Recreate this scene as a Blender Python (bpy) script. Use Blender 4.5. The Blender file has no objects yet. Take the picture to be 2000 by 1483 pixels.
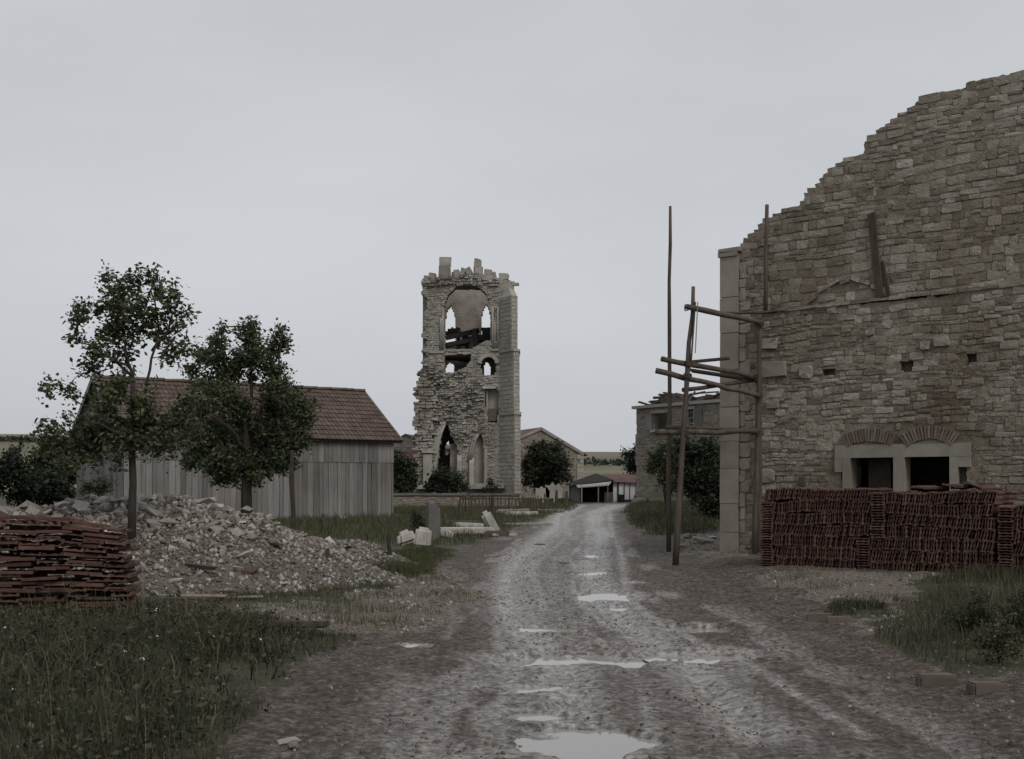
import bpy, bmesh, math, random
import numpy as np
from mathutils import Vector, Matrix
R = math.radians
random.seed(7)
rng = np.random.default_rng(11)
scene = bpy.context.scene
col = scene.collection

# ------------------------------------------------------------------ camera, sky, sun, exposure
FPX, HOR, CAMZ = 2300.0, 955.0, 1.6
cam_d = bpy.data.cameras.new('camera')
cam = bpy.data.objects.new('camera', cam_d); col.objects.link(cam)
cam.location = (0, 0, CAMZ); cam.rotation_euler = (R(90), 0, 0)
cam_d.sensor_fit = 'HORIZONTAL'; cam_d.sensor_width = 36.0
cam_d.lens = 36.0 * FPX / 2000.0
cam_d.shift_y = (HOR - 741.5) / 2000.0            # rising front of a plate camera
cam_d.clip_start = 0.1; cam_d.clip_end = 3000
scene.camera = cam

SUN_DIR = Vector((0.38, -0.60, 0.70)).normalized()  # towards the sun, behind thin cloud
world = bpy.data.worlds.new('World'); scene.world = world; world.use_nodes = True
wn = world.node_tree; wn.nodes.clear()
w_out = wn.nodes.new('ShaderNodeOutputWorld'); w_bg = wn.nodes.new('ShaderNodeBackground')
w_sky = wn.nodes.new('ShaderNodeTexSky'); w_sky.sky_type = 'NISHITA'; w_sky.sun_disc = False
w_sky.sun_elevation = math.asin(SUN_DIR.z); w_sky.sun_rotation = math.atan2(SUN_DIR.x, SUN_DIR.y)
w_sky.air_density = 1.0; w_sky.dust_density = 4.0
w_hs = wn.nodes.new('ShaderNodeHueSaturation'); w_hs.inputs['Saturation'].default_value = 0.3
w_mix = wn.nodes.new('ShaderNodeMix'); w_mix.data_type = 'RGBA'; w_mix.inputs[0].default_value = 0.86
w_cl = wn.nodes.new('ShaderNodeTexNoise'); w_cl.inputs['Scale'].default_value = 1.7; w_cl.inputs['Detail'].default_value = 7
w_tc = wn.nodes.new('ShaderNodeTexCoord'); w_mp = wn.nodes.new('ShaderNodeMapping'); w_mp.inputs['Scale'].default_value = (1, 1, 3)
w_rp = wn.nodes.new('ShaderNodeValToRGB')
w_rp.color_ramp.elements[0].position = 0.3; w_rp.color_ramp.elements[0].color = (5.0, 5.2, 5.55, 1)
w_rp.color_ramp.elements[1].position = 0.75; w_rp.color_ramp.elements[1].color = (6.2, 6.35, 6.6, 1)
wl = wn.links.new
wl(w_tc.outputs['Generated'], w_mp.inputs[0]); wl(w_mp.outputs[0], w_cl.inputs['Vector']); wl(w_cl.outputs['Fac'], w_rp.inputs[0])
wl(w_sky.outputs[0], w_hs.inputs['Color']); wl(w_hs.outputs[0], w_mix.inputs[6]); wl(w_rp.outputs[0], w_mix.inputs[7])
wl(w_mix.outputs[2], w_bg.inputs[0]); w_bg.inputs[1].default_value = 0.1; wl(w_bg.outputs[0], w_out.inputs[0])

sun_d = bpy.data.lights.new('sun', 'SUN'); sun_d.energy = 1.35; sun_d.angle = R(24); sun_d.color = (1.0, 0.94, 0.85)
sun = bpy.data.objects.new('sun', sun_d); col.objects.link(sun)
sun.rotation_euler = (-SUN_DIR).to_track_quat('-Z', 'Y').to_euler()
vs = scene.view_settings
vs.view_transform = 'Standard'; vs.look = 'None'; vs.exposure = 0.08; vs.gamma = 1.0; vs.use_curve_mapping = False

# ------------------------------------------------------------------ helpers
def at(px, py, Y):
    return Vector(((px - 1000) / FPX * Y, Y, CAMZ + (HOR - py) / FPX * Y))

def vnoise(x, y, seed=0):
    x = np.asarray(x, float); y = np.asarray(y, float)
    xi = np.floor(x).astype(np.int64); yi = np.floor(y).astype(np.int64); fx = x - xi; fy = y - yi
    fx = fx * fx * (3 - 2 * fx); fy = fy * fy * (3 - 2 * fy)
    def h(a, b):
        n = (a * 374761393 + b * 668265263 + seed * 1442695041) & 0xffffffff
        n = ((n ^ (n >> 13)) * 1274126177) & 0xffffffff
        return ((n ^ (n >> 16)) & 0xffff) / 65535.0
    return (h(xi, yi) * (1 - fx) + h(xi + 1, yi) * fx) * (1 - fy) + (h(xi, yi + 1) * (1 - fx) + h(xi + 1, yi + 1) * fx) * fy

def fbm(x, y, seed=0, oct=3):
    s = 0; a = 1; t = 0
    for i in range(oct):
        s = s + a * vnoise(np.asarray(x) * 2 ** i, np.asarray(y) * 2 ** i, seed + i); t += a; a *= 0.5
    return s / t

def sstep(a, b, x):
    t = np.clip((np.asarray(x, float) - a) / (b - a), 0, 1); return t * t * (3 - 2 * t)

def set_props(o, label=None, cat=None, group=None, kind=None):
    if label: o['label'] = label
    if cat: o['category'] = cat
    if group: o['group'] = group
    if kind: o['kind'] = kind
    return o

def empty(name, loc=(0, 0, 0), label=None, cat=None, group=None, rotz=0):
    o = bpy.data.objects.new(name, None); col.objects.link(o); o.location = loc; o.rotation_euler = (0, 0, rotz)
    o.empty_display_size = 0.2
    return set_props(o, label, cat, group)

def link_obj(name, me, parent=None, mat=None):
    o = bpy.data.objects.new(name, me); col.objects.link(o)
    if mat is not None and not me.materials: me.materials.append(mat)
    if parent is not None: o.parent = parent
    return o

def mesh_np(name, V, F, tint=None, smooth=False):
    V = np.asarray(V, np.float32); F = np.asarray(F, np.int32); k = F.shape[1]
    me = bpy.data.meshes.new(name)
    me.vertices.add(len(V)); me.vertices.foreach_set('co', V.ravel())
    me.loops.add(F.size); me.loops.foreach_set('vertex_index', F.ravel())
    me.polygons.add(len(F)); me.polygons.foreach_set('loop_start', np.arange(0, F.size, k, dtype=np.int32))
    me.polygons.foreach_set('loop_total', np.full(len(F), k, np.int32))
    me.update(calc_edges=True)
    if tint is not None:
        a = me.attributes.new('tint', 'FLOAT', 'FACE'); a.data.foreach_set('value', np.asarray(tint, np.float32))
    if smooth: me.polygons.foreach_set('use_smooth', np.ones(len(F), bool))
    return me

class MB:
    def __init__(s): s.v = []; s.f = []; s.t = []
    def add(s, V, F, tint=None):
        b = len(s.v); s.v += [tuple(p) for p in V]
        t = random.random() if tint is None else tint
        for f in F: s.f.append(tuple(i + b for i in f)); s.t.append(t)
    def box(s, c, size, rot=None, tint=None, jit=0.0):
        hx, hy, hz = size[0] / 2, size[1] / 2, size[2] / 2
        P = [Vector((x * hx + random.uniform(-jit, jit), y * hy + random.uniform(-jit, jit), z * hz + random.uniform(-jit, jit))) for x in (-1, 1) for y in (-1, 1) for z in (-1, 1)]
        if rot is not None: P = [rot @ p for p in P]
        c = Vector(c)
        s.add([p + c for p in P], [(0, 1, 3, 2), (4, 6, 7, 5), (0, 4, 5, 1), (2, 3, 7, 6), (0, 2, 6, 4), (1, 5, 7, 3)], tint)
    def bar(s, a, b, w, h=None, tint=None, jit=0.0):
        a = Vector(a); b = Vector(b); d = b - a
        q = d.to_track_quat('X', 'Z').to_matrix()
        s.box((a + b) / 2, (d.length, w, h or w), q, tint, jit)
    def tube(s, pts, rad, n=7, tint=None, cap=True):
        pts = [Vector(p) for p in pts]
        if not isinstance(rad, (list, tuple)): rad = [rad] * len(pts)
        V = []; F = []
        for i, p in enumerate(pts):
            d = (pts[min(i + 1, len(pts) - 1)] - pts[max(i - 1, 0)]).normalized()
            u = d.cross(Vector((0.31, 0.9, 0.27))).normalized(); w = d.cross(u)
            for k in range(n):
                a = 2 * math.pi * k / n; V.append(p + (u * math.cos(a) + w * math.sin(a)) * rad[i])
        for i in range(len(pts) - 1):
            for k in range(n):
                k2 = (k + 1) % n; F.append((i * n + k, i * n + k2, (i + 1) * n + k2, (i + 1) * n + k))
        if cap: F.append(tuple(range(n - 1, -1, -1))); F.append(tuple((len(pts) - 1) * n + k for k in range(n)))
        s.add(V, F, tint)
    def prism(s, poly, z0, z1, tint=None):
        n = len(poly); V = [(x, y, z0) for x, y in poly] + [(x, y, z1) for x, y in poly]
        F = [tuple(range(n - 1, -1, -1)), tuple(range(n, 2 * n))] + [(i, (i + 1) % n, n + (i + 1) % n, n + i) for i in range(n)]
        s.add(V, F, tint)
    def mesh(s, name, smooth=False):
        me = bpy.data.meshes.new(name); me.from_pydata(s.v, [], s.f)
        a = me.attributes.new('tint', 'FLOAT', 'FACE'); a.data.foreach_set('value', np.asarray(s.t, np.float32))
        bm = bmesh.new(); bm.from_mesh(me); bmesh.ops.recalc_face_normals(bm, faces=bm.faces[:]); bm.to_mesh(me); bm.free()
        if smooth: me.polygons.foreach_set('use_smooth', np.ones(len(me.polygons), bool))
        me.update(); return me
    def build(s, name, mat, parent=None, smooth=False, kind=None):
        o = link_obj(name, s.mesh(name, smooth), parent, mat)
        if kind: o['kind'] = kind
        return o

class Frame:
    """wall frame: u along the wall, d into the wall, v up"""
    def __init__(s, o, udir):
        s.o = Vector(o); s.u = Vector((udir[0], udir[1], 0)).normalized()
        s.d = Vector((-s.u.y, s.u.x, 0))            # 90 deg left of u; for u to the right this points away from the viewer
    def w(s, u, d, v): return (s.o.x + s.u.x * u + s.d.x * d, s.o.y + s.u.y * u + s.d.y * d, s.o.z + v)

def pip(poly, x, y):
    x = np.asarray(x, float); y = np.asarray(y, float); c = np.zeros(np.broadcast(x, y).shape, bool); n = len(poly)
    for i in range(n):
        x1, y1 = poly[i]; x2, y2 = poly[(i + 1) % n]
        if y1 == y2: continue
        t = ((y1 > y) != (y2 > y)) & (x < (x2 - x1) * (y - y1) / (y2 - y1) + x1); c ^= t
    return c

def masked_wall(mb, fr, mask, u0, u1, v0, v1, cu, cv, d0, d1, jit=0.3, tint=None):
    nu = max(1, int(round((u1 - u0) / cu))); nv = max(1, int(round((v1 - v0) / cv)))
    uc = u0 + (np.arange(nu) + 0.5) * (u1 - u0) / nu; vc = v0 + (np.arange(nv) + 0.5) * (v1 - v0) / nv
    UU, VV = np.meshgrid(uc, vc, indexing='ij'); M = mask(UU, VV)
    idx = {}; V = []; F = []
    gx = (u1 - u0) / nu; gz = (v1 - v0) / nv
    def vert(i, j, s):
        k = (i, j, s)
        if k not in idx:
            rr = random.Random(i * 7919 + j * 104729 + 5)
            idx[k] = len(V); V.append(fr.w(u0 + (i + rr.uniform(-jit, jit)) * gx, d1 if s else d0 + rr.uniform(-.3, .3) * jit * 0.1, v0 + (j + rr.uniform(-jit, jit)) * gz))
        return idx[k]
    for i in range(nu):
        for j in range(nv):
            if not M[i, j]: continue
            a = [(i, j), (i + 1, j), (i + 1, j + 1), (i, j + 1)]
            F.append([vert(*p, 0) for p in a]); F.append([vert(*p, 1) for p in reversed(a)])
            for (di, dj), e in (((0, -1), (0, 1)), ((1, 0), (1, 2)), ((0, 1), (2, 3)), ((-1, 0), (3, 0))):
                ii, jj = i + di, j + dj
                if ii < 0 or jj < 0 or ii >= nu or jj >= nv or not M[ii, jj]:
                    p, q = a[e[0]], a[e[1]]; F.append([vert(*q, 0), vert(*p, 0), vert(*p, 1), vert(*q, 1)])
    mb.add(V, F, 0.5 if tint is None else tint)

def stone_shape(fr, u, v, w, h, proud, rnd, back=0.05, d=0.0, full=True, tilt=0.0):
    """irregular building stone sitting in the face of a wall, real depth"""
    j = lambda a: rnd.uniform(-a, a)
    hw, hh = w / 2, h / 2; m = min(w, h)
    if full:
        c = 0.22 * m
        ring = [(-hw + c * rnd.uniform(.3, 1.2), -hh), (hw - c * rnd.uniform(.3, 1.2), -hh), (hw, -hh + c * rnd.uniform(.2, 1)), (hw, hh - c * rnd.uniform(.2, 1)),
                (hw - c * rnd.uniform(.3, 1.2), hh), (-hw + c * rnd.uniform(.3, 1.2), hh), (-hw, hh - c * rnd.uniform(.2, 1)), (-hw, -hh + c * rnd.uniform(.2, 1))]
        ring = [(x + j(.05 * m), y + j(.05 * m)) for x, y in ring]
    else:
        ring = [(-hw, -hh), (hw, -hh), (hw, hh), (-hw, hh)]; ring = [(x + j(.07 * m), y + j(.07 * m)) for x, y in ring]
    n = len(ring); V = []
    ct, st = math.cos(tilt), math.sin(tilt)
    ring = [(x * ct - y * st, x * st + y * ct) for x, y in ring]
    for x, y in ring: V.append(fr.w(u + x, d + back, v + y))
    fx, fy = j(.06), j(.06)
    if full:
        for x, y in ring: V.append(fr.w(u + x, d - proud * .35, v + y))
    k = 1 - 0.09 * m / w; k2 = 1 - 0.09 * m / h
    for x, y in ring: V.append(fr.w(u + x * k, d - proud + fx * x + fy * y + j(.2 * proud + .004), v + y * k2))
    F = [[(i + 1) % n, i, n + i, n + (i + 1) % n] for i in range(n)]
    if full: F += [[n + (i + 1) % n, n + i, 2 * n + i, 2 * n + (i + 1) % n] for i in range(n)]
    b = 2 * n if full else n
    if full:
        V.append(fr.w(u + j(.1) * w, d - proud - .004 + j(.005), v + j(.1) * h)); c = len(V) - 1
        F += [[b + (i + 1) % n, b + i, c] for i in range(n)]
    else: F.append([b + 3, b + 2, b + 1, b])
    F = [list(reversed(f)) for f in F]
    return V, F

def course_stones(u0, u1, v0, v1, hr, wr, rnd, wave=0.03, gap=0.012, tall=0.0):
    """coursed rubble: (u, v, w, h, tilt) of every stone"""
    out = []; v = v0; ph = rnd.uniform(0, 6)
    while v < v1:
        h = rnd.uniform(*hr); u = u0 - rnd.uniform(0, wr[1])
        while u < u1:
            w = rnd.uniform(*wr) * (1.0 if rnd.random() > .2 else .55)
            wv = wave * math.sin(u * 1.3 + v * 2.1 + ph) + wave * .5 * math.sin(u * 3.1 + ph * 2 + v)
            if h > hr[0] * 1.35 and w < wr[1] * .8 and rnd.random() < .22:
                a = rnd.uniform(.4, .6)
                out.append((u + w / 2, v + wv + h * a / 2, w - gap, h * a - gap, rnd.uniform(-.03, .03)))
                out.append((u + w / 2, v + wv + h * a + h * (1 - a) / 2, w - gap, h * (1 - a) - gap, rnd.uniform(-.03, .03)))
            else:
                out.append((u + w / 2, v + wv + h / 2, w - gap, h * rnd.uniform(.9, 1.0) - gap, rnd.gauss(0, .035)))
            u += w
        v += h
    return out

# ------------------------------------------------------------------ materials
MAT = {}
def mk(name, cols, scale=3.0, detail=6, rough=0.9, bump=0.3, bscale=None, bdist=0.02, tint=0.5, stretch=(1, 1, 1), spec=0.3, trans=None, mid=(.3, .7), stain=None, stain_scale=.6):
    m = bpy.data.materials.new(name); m.use_nodes = True; nt = m.node_tree; N = nt.nodes; L = nt.links.new
    b = N['Principled BSDF']; b.inputs['Roughness'].default_value = rough; b.inputs['Specular IOR Level'].default_value = spec
    tc = N.new('ShaderNodeTexCoord'); mp = N.new('ShaderNodeMapping'); mp.inputs['Scale'].default_value = stretch
    L(tc.outputs['Object'], mp.inputs[0])
    oi = N.new('ShaderNodeObjectInfo'); ta = N.new('ShaderNodeAttribute'); ta.attribute_name = 'tint'
    ad = N.new('ShaderNodeMath'); ad.operation = 'ADD'; L(oi.outputs['Random'], ad.inputs[0]); L(ta.outputs['Fac'], ad.inputs[1])
    fr = N.new('ShaderNodeMath'); fr.operation = 'FRACT'; L(ad.outputs[0], fr.inputs[0])
    wv = N.new('ShaderNodeMath'); wv.operation = 'MULTIPLY'; wv.inputs[1].default_value = 37.0; L(fr.outputs[0], wv.inputs[0])
    no = N.new('ShaderNodeTexNoise'); no.noise_dimensions = '4D'; no.inputs['Scale'].default_value = scale; no.inputs['Detail'].default_value = detail; no.inputs['Roughness'].default_value = .6
    L(mp.outputs[0], no.inputs['Vector']); L(wv.outputs[0], no.inputs['W'])
    mr = N.new('ShaderNodeMapRange'); mr.inputs['From Min'].default_value = mid[0]; mr.inputs['From Max'].default_value = mid[1]; L(no.outputs['Fac'], mr.inputs['Value'])
    mx = N.new('ShaderNodeMix'); mx.inputs[0].default_value = tint; L(mr.outputs[0], mx.inputs[2]); L(fr.outputs[0], mx.inputs[3])
    rp = N.new('ShaderNodeValToRGB'); L(mx.outputs[0], rp.inputs[0]); e = rp.color_ramp.elements
    for i, c in enumerate(cols):
        p = i / (len(cols) - 1)
        if i == 0: el = e[0]; el.position = 0
        elif i == len(cols) - 1: el = e[-1]; el.position = 1
        else: el = e.new(p)
        el.color = (*c, 1)
    colr = rp.outputs[0]
    if stain:
        n3 = N.new('ShaderNodeTexNoise'); n3.inputs['Scale'].default_value = stain_scale; n3.inputs['Detail'].default_value = 5; L(tc.outputs['Object'], n3.inputs['Vector'])
        m3 = N.new('ShaderNodeMapRange'); m3.inputs['From Min'].default_value = .45; m3.inputs['From Max'].default_value = .68; m3.inputs['To Max'].default_value = stain[1]; L(n3.outputs['Fac'], m3.inputs['Value'])
        mc = N.new('ShaderNodeMix'); mc.data_type = 'RGBA'; mc.blend_type = 'MULTIPLY'; L(m3.outputs[0], mc.inputs[0]); L(colr, mc.inputs[6]); mc.inputs[7].default_value = (*stain[0], 1); colr = mc.outputs[2]
    L(colr, b.inputs['Base Color'])
    if bump:
        n2 = N.new('ShaderNodeTexNoise'); n2.noise_dimensions = '4D'; n2.inputs['Scale'].default_value = bscale or scale * 4; n2.inputs['Detail'].default_value = 5
        L(mp.outputs[0], n2.inputs['Vector']); L(wv.outputs[0], n2.inputs['W'])
        bp = N.new('ShaderNodeBump'); bp.inputs['Strength'].default_value = bump; bp.inputs['Distance'].default_value = bdist
        L(n2.outputs['Fac'], bp.inputs['Height']); L(bp.outputs[0], b.inputs['Normal'])
    if trans:
        b.inputs['Transmission Weight'].default_value = 0
        tr = N.new('ShaderNodeBsdfTranslucent'); L(colr, tr.inputs['Color'])
        ms = N.new('ShaderNodeMixShader'); ms.inputs[0].default_value = trans
        L(b.outputs[0], ms.inputs[1]); L(tr.outputs[0], ms.inputs[2]); L(ms.outputs[0], N['Material Output'].inputs[0])
    MAT[name] = m; return m

mk('wall_stone', [(.09, .074, .055), (.165, .143, .11), (.225, .2, .157), (.275, .252, .208), (.40, .382, .335)], 9, rough=.95, bump=.9, bscale=26, bdist=.03, tint=.62, stain=((.5, .44, .38), .85), stain_scale=.45)
mk('wall_mortar', [(.15, .127, .096), (.25, .22, .172)], 7, bump=1, bscale=30, bdist=.04, tint=0, rough=1, stain=((.5, .44, .38), .85), stain_scale=.45)
mk('dressed_stone', [(.18, .16, .13), (.235, .214, .18), (.295, .276, .24)], 2.5, bump=.25, bscale=40, tint=.4, rough=.9, stain=((.6, .57, .52), .5), stain_scale=1.2)
mk('brick_arch', [(.095, .068, .055), (.14, .108, .088), (.21, .18, .15)], 6, bump=.4, tint=.7)
mk('tower_stone', [(.15, .135, .115), (.25, .232, .205), (.31, .295, .268), (.38, .366, .34)], 2.6, bump=.9, bscale=9, bdist=.04, tint=.5, rough=.95, stain=((.55, .5, .46), .7), stain_scale=.45)
mk('tower_core', [(.17, .152, .128), (.27, .25, .22)], 3, bump=.9, bscale=9, bdist=.08, tint=0, rough=1)
mk('tower_ashlar', [(.235, .22, .195), (.30, .285, .255), (.35, .335, .31)], 1.2, bump=.2, bscale=18, tint=.45, rough=.9, stain=((.6, .57, .54), .6), stain_scale=.5)
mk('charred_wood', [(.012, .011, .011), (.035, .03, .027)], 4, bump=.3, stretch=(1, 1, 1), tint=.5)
mk('dark_wood', [(.03, .024, .02), (.075, .06, .048)], 6, bump=.3, tint=.5)
mk('plank_grey', [(.075, .068, .062), (.135, .127, .122), (.19, .182, .177), (.26, .252, .248)], 3, bump=.6, bscale=10, stretch=(6, 6, .35), tint=.6, rough=.9, stain=((.66, .64, .62), .7), stain_scale=.5)
mk('trim_grey', [(.2, .19, .185), (.3, .29, .28)], 4, bump=.2, tint=.3)
mk('pole_wood', [(.035, .028, .022), (.075, .06, .047), (.12, .1, .08)], 4, bump=.4, bscale=14, stretch=(3, 3, .5), tint=.3, rough=.9)
mk('pale_wood', [(.2, .17, .14), (.34, .3, .26)], 4, bump=.3, tint=.4)
mk('terracotta', [(.036, .021, .018), (.07, .037, .03), (.1, .056, .045), (.15, .098, .08)], 6, bump=.4, bscale=30, tint=.65, rough=.9, stain=((.5, .45, .43), .6), stain_scale=1.4)
mk('roof_tile', [(.055, .042, .036), (.085, .061, .051), (.106, .078, .065), (.145, .112, .097)], 4, bump=.5, tint=.5, rough=.9, stain=((.62, .6, .58), .7), stain_scale=.6)
mk('far_roof', [(.09, .055, .05), (.15, .095, .082)], 1.5, bump=.5, bscale=4, bdist=.05, tint=.1, rough=1)
mk('thatch_dark', [(.02, .02, .021), (.04, .038, .036)], 1.5, bump=.4, tint=.2)
mk('lime_wall', [(.26, .24, .215), (.34, .325, .295)], .8, bump=.5, bscale=6, bdist=.04, tint=.2, stain=((.6, .57, .53), .8), stain_scale=.4)
mk('house_stone', [(.15, .13, .105), (.22, .195, .16), (.29, .265, .225)], 2, bump=.5, bscale=14, tint=.55, rough=.95, stain=((.6, .55, .5), .6), stain_scale=.5)
mk('white_paint', [(.55, .55, .56), (.7, .7, .7)], 3, bump=.1, tint=.3)
mk('canvas', [(.3, .29, .27), (.42, .41, .39)], 3, bump=.2, tint=.2)
mk('bark', [(.02, .017, .015), (.048, .04, .034)], 9, bump=.8, bscale=25, stretch=(1, 1, .3), tint=.1)
mk('leaf_tree', [(.03, .038, .022), (.053, .066, .034), (.082, .096, .047), (.14, .152, .066)], 2, bump=0, tint=.75, rough=.65, trans=.25)
mk('leaf_bush', [(.016, .021, .013), (.03, .038, .02), (.052, .06, .03)], 2, bump=0, tint=.75, rough=.7, trans=.2)
mk('leaf_far', [(.014, .02, .014), (.026, .034, .02), (.04, .048, .03)], 1, bump=0, tint=.75, rough=.8, trans=.15)
mk('grass_blade', [(.026, .031, .015), (.048, .056, .024), (.075, .082, .036), (.13, .12, .065)], 1, bump=0, tint=.8, rough=.7, trans=.25)
mk('weed_blade', [(.014, .016, .010), (.027, .031, .016), (.044, .048, .024), (.068, .063, .037), (.14, .12, .078)], 1, bump=0, tint=.8, rough=.7, trans=.2)
mk('straw', [(.09, .07, .04), (.2, .165, .1)], 1, bump=0, tint=.8, rough=.8)
mk('flower', [(.4, .42, .6), (.62, .6, .66)], 1, bump=0, tint=.8)
mk('rubble_stone', [(.12, .105, .09), (.21, .192, .168), (.31, .292, .262), (.45, .432, .4)], 5, bump=.5, bscale=20, tint=.7, rough=.95)
mk('rubble_fine', [(.05, .043, .037), (.1, .088, .077), (.14, .115, .1), (.19, .176, .158), (.28, .265, .24), (.45, .435, .41)], 8, bump=.4, bscale=30, tint=.75, rough=.95)
mk('rubble_soil', [(.06, .052, .044), (.15, .135, .115)], 7, bump=1, bscale=30, bdist=.04, tint=0, rough=1)
mk('pale_block', [(.26, .245, .225), (.38, .362, .34), (.5, .485, .46)], 3, bump=.3, bscale=18, tint=.4, rough=.9, stain=((.6, .56, .5), .6), stain_scale=2)
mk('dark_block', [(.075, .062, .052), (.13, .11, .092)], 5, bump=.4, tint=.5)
mk('gravestone', [(.085, .08, .075), (.15, .145, .14)], 4, bump=.3, tint=.2)
mk('mud_clod', [(.045, .036, .031), (.085, .07, .061), (.14, .12, .108), (.24, .218, .2)], 12, bump=.5, bscale=50, tint=.6, rough=.85)
mk('hill_field', [(.08, .085, .05), (.13, .12, .08), (.21, .185, .14)], .02, bump=0, tint=0, stretch=(1, 3, 1))

def ground_material():
    m = bpy.data.materials.new('muddy_ground'); m.use_nodes = True; nt = m.node_tree; N = nt.nodes; L = nt.links.new
    b = N['Principled BSDF']; tc = N.new('ShaderNodeTexCoord')
    def noise(sc, det=6, ro=.6, st=(1, 1, 1)):
        mp = N.new('ShaderNodeMapping'); mp.inputs['Scale'].default_value = st; L(tc.outputs['Object'], mp.inputs[0])
        n = N.new('ShaderNodeTexNoise'); n.inputs['Scale'].default_value = sc; n.inputs['Detail'].default_value = det; n.inputs['Roughness'].default_value = ro; L(mp.outputs[0], n.inputs['Vector']); return n.outputs['Fac']
    def ramp(f, stops):
        r = N.new('ShaderNodeValToRGB'); L(f, r.inputs[0]); e = r.color_ramp.elements
        for i, (p, c) in enumerate(stops):
            el = e[0] if i == 0 else (e[-1] if i == len(stops) - 1 else e.new(p)); el.position = p; el.color = (*c, 1)
        return r.outputs[0]
    def attr(n): a = N.new('ShaderNodeAttribute'); a.attribute_name = n; return a.outputs['Fac']
    def math_(op, a, bb, clamp=False):
        k = N.new('ShaderNodeMath'); k.operation = op; k.use_clamp = clamp
        for i, x in enumerate((a, bb)):
            if isinstance(x, (int, float)): k.inputs[i].default_value = x
            else: L(x, k.inputs[i])
        return k.outputs[0]
    def mixc(f, a, bb):
        k = N.new('ShaderNodeMix'); k.data_type = 'RGBA'; L(f, k.inputs[0]); L(a, k.inputs[6]); L(bb, k.inputs[7]); return k.outputs[2]
    fine = noise(14, 8, .7); mid = noise(2.6, 6); big = noise(.55, 4); peb = noise(45, 4, .7)
    mud = ramp(math_('ADD', math_('MULTIPLY', fine, .8), math_('MULTIPLY', mid, .2)), [(.38, (.026, .019, .015)), (.5, (.07, .055, .045)), (.63, (.185, .157, .136))])
    slurry = ramp(fine, [(.35, (.165, .148, .136)), (.62, (.47, .448, .432))])
    gravel = ramp(math_('ADD', math_('MULTIPLY', peb, .5), math_('MULTIPLY', fine, .5)), [(.36, (.075, .061, .048)), (.5, (.14, .12, .096)), (.66, (.25, .222, .19))])
    turf = ramp(math_('ADD', math_('MULTIPLY', fine, .5), math_('MULTIPLY', mid, .5)), [(.35, (.022, .024, .013)), (.5, (.045, .047, .022)), (.65, (.085, .075, .042))])
    tf = math_('MULTIPLY', attr('track'), math_('MULTIPLY', math_('SUBTRACT', math_('ADD', math_('MULTIPLY', fine, .65), math_('MULTIPLY', mid, .35)), .26), 3.1, True), True)
    c = mixc(tf, mud, slurry)
    gf = math_('MULTIPLY', math_('SUBTRACT', math_('ADD', attr('gravel'), math_('MULTIPLY', math_('SUBTRACT', mid, .5), 1.4)), .3), 2.0, True)
    c = mixc(gf, c, gravel)
    gr = math_('MULTIPLY', math_('SUBTRACT', math_('ADD', attr('grass'), math_('MULTIPLY', math_('SUBTRACT', mid, .5), 1.5)), .35), 3.0, True)
    c = mixc(gr, c, turf)
    L(c, b.inputs['Base Color'])
    rr = N.new('ShaderNodeMapRange'); L(tf, rr.inputs['Value']); rr.inputs['To Min'].default_value = .8; rr.inputs['To Max'].default_value = .2
    L(rr.outputs[0], b.inputs['Roughness']); b.inputs['Specular IOR Level'].default_value = .35
    bp = N.new('ShaderNodeBump'); bp.inputs['Strength'].default_value = 1.0; bp.inputs['Distance'].default_value = .06
    L(math_('ADD', math_('MULTIPLY', fine, .75), math_('MULTIPLY', peb, .25)), bp.inputs['Height']); L(bp.outputs[0], b.inputs['Normal'])
    MAT['ground'] = m
ground_material()
def water_material():
    m = bpy.data.materials.new('chalky_water'); m.use_nodes = True; b = m.node_tree.nodes['Principled BSDF']
    b.inputs['Base Color'].default_value = (.27, .255, .245, 1); b.inputs['Roughness'].default_value = .03; b.inputs['IOR'].default_value = 1.33; b.inputs['Specular IOR Level'].default_value = .5
    N = m.node_tree.nodes; n = N.new('ShaderNodeTexNoise'); n.inputs['Scale'].default_value = 5; bp = N.new('ShaderNodeBump'); bp.inputs['Strength'].default_value = .06; bp.inputs['Distance'].default_value = .02
    m.node_tree.links.new(n.outputs['Fac'], bp.inputs['Height']); m.node_tree.links.new(bp.outputs[0], b.inputs['Normal'])
    MAT['water'] = m
water_material()

# ------------------------------------------------------------------ ground and road
RY = np.array([0, 8, 25, 38, 60, 80, 90, 100, 115]); RX = np.array([.75, .8, .95, 1.5, 3.4, 6.0, 8.4, 12.5, 24])
def road_x(y): return np.interp(y, RY, RX)
def hbase(x, y):
    x = np.asarray(x, float); y = np.asarray(y, float)
    h = .0092 * np.clip(y - 27, 0, 83)
    h = h + .15 * sstep(2.3, 4.2, x - road_x(y)) * sstep(14, 22, y) * (1 - sstep(60, 90, y))
    return h
def G(px, py):
    """ground point seen at a photo pixel (smooth ground)"""
    Y = 20.0
    for _ in range(40):
        z = float(hbase((px - 1000) / FPX * Y, Y)); Y = .5 * Y + .5 * (CAMZ - z) * FPX / (py - HOR)
    return Vector(((px - 1000) / FPX * Y, Y, float(hbase((px - 1000) / FPX * Y, Y))))
def gpoly(pts): return [tuple(G(*p)[:2]) for p in pts]

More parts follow.
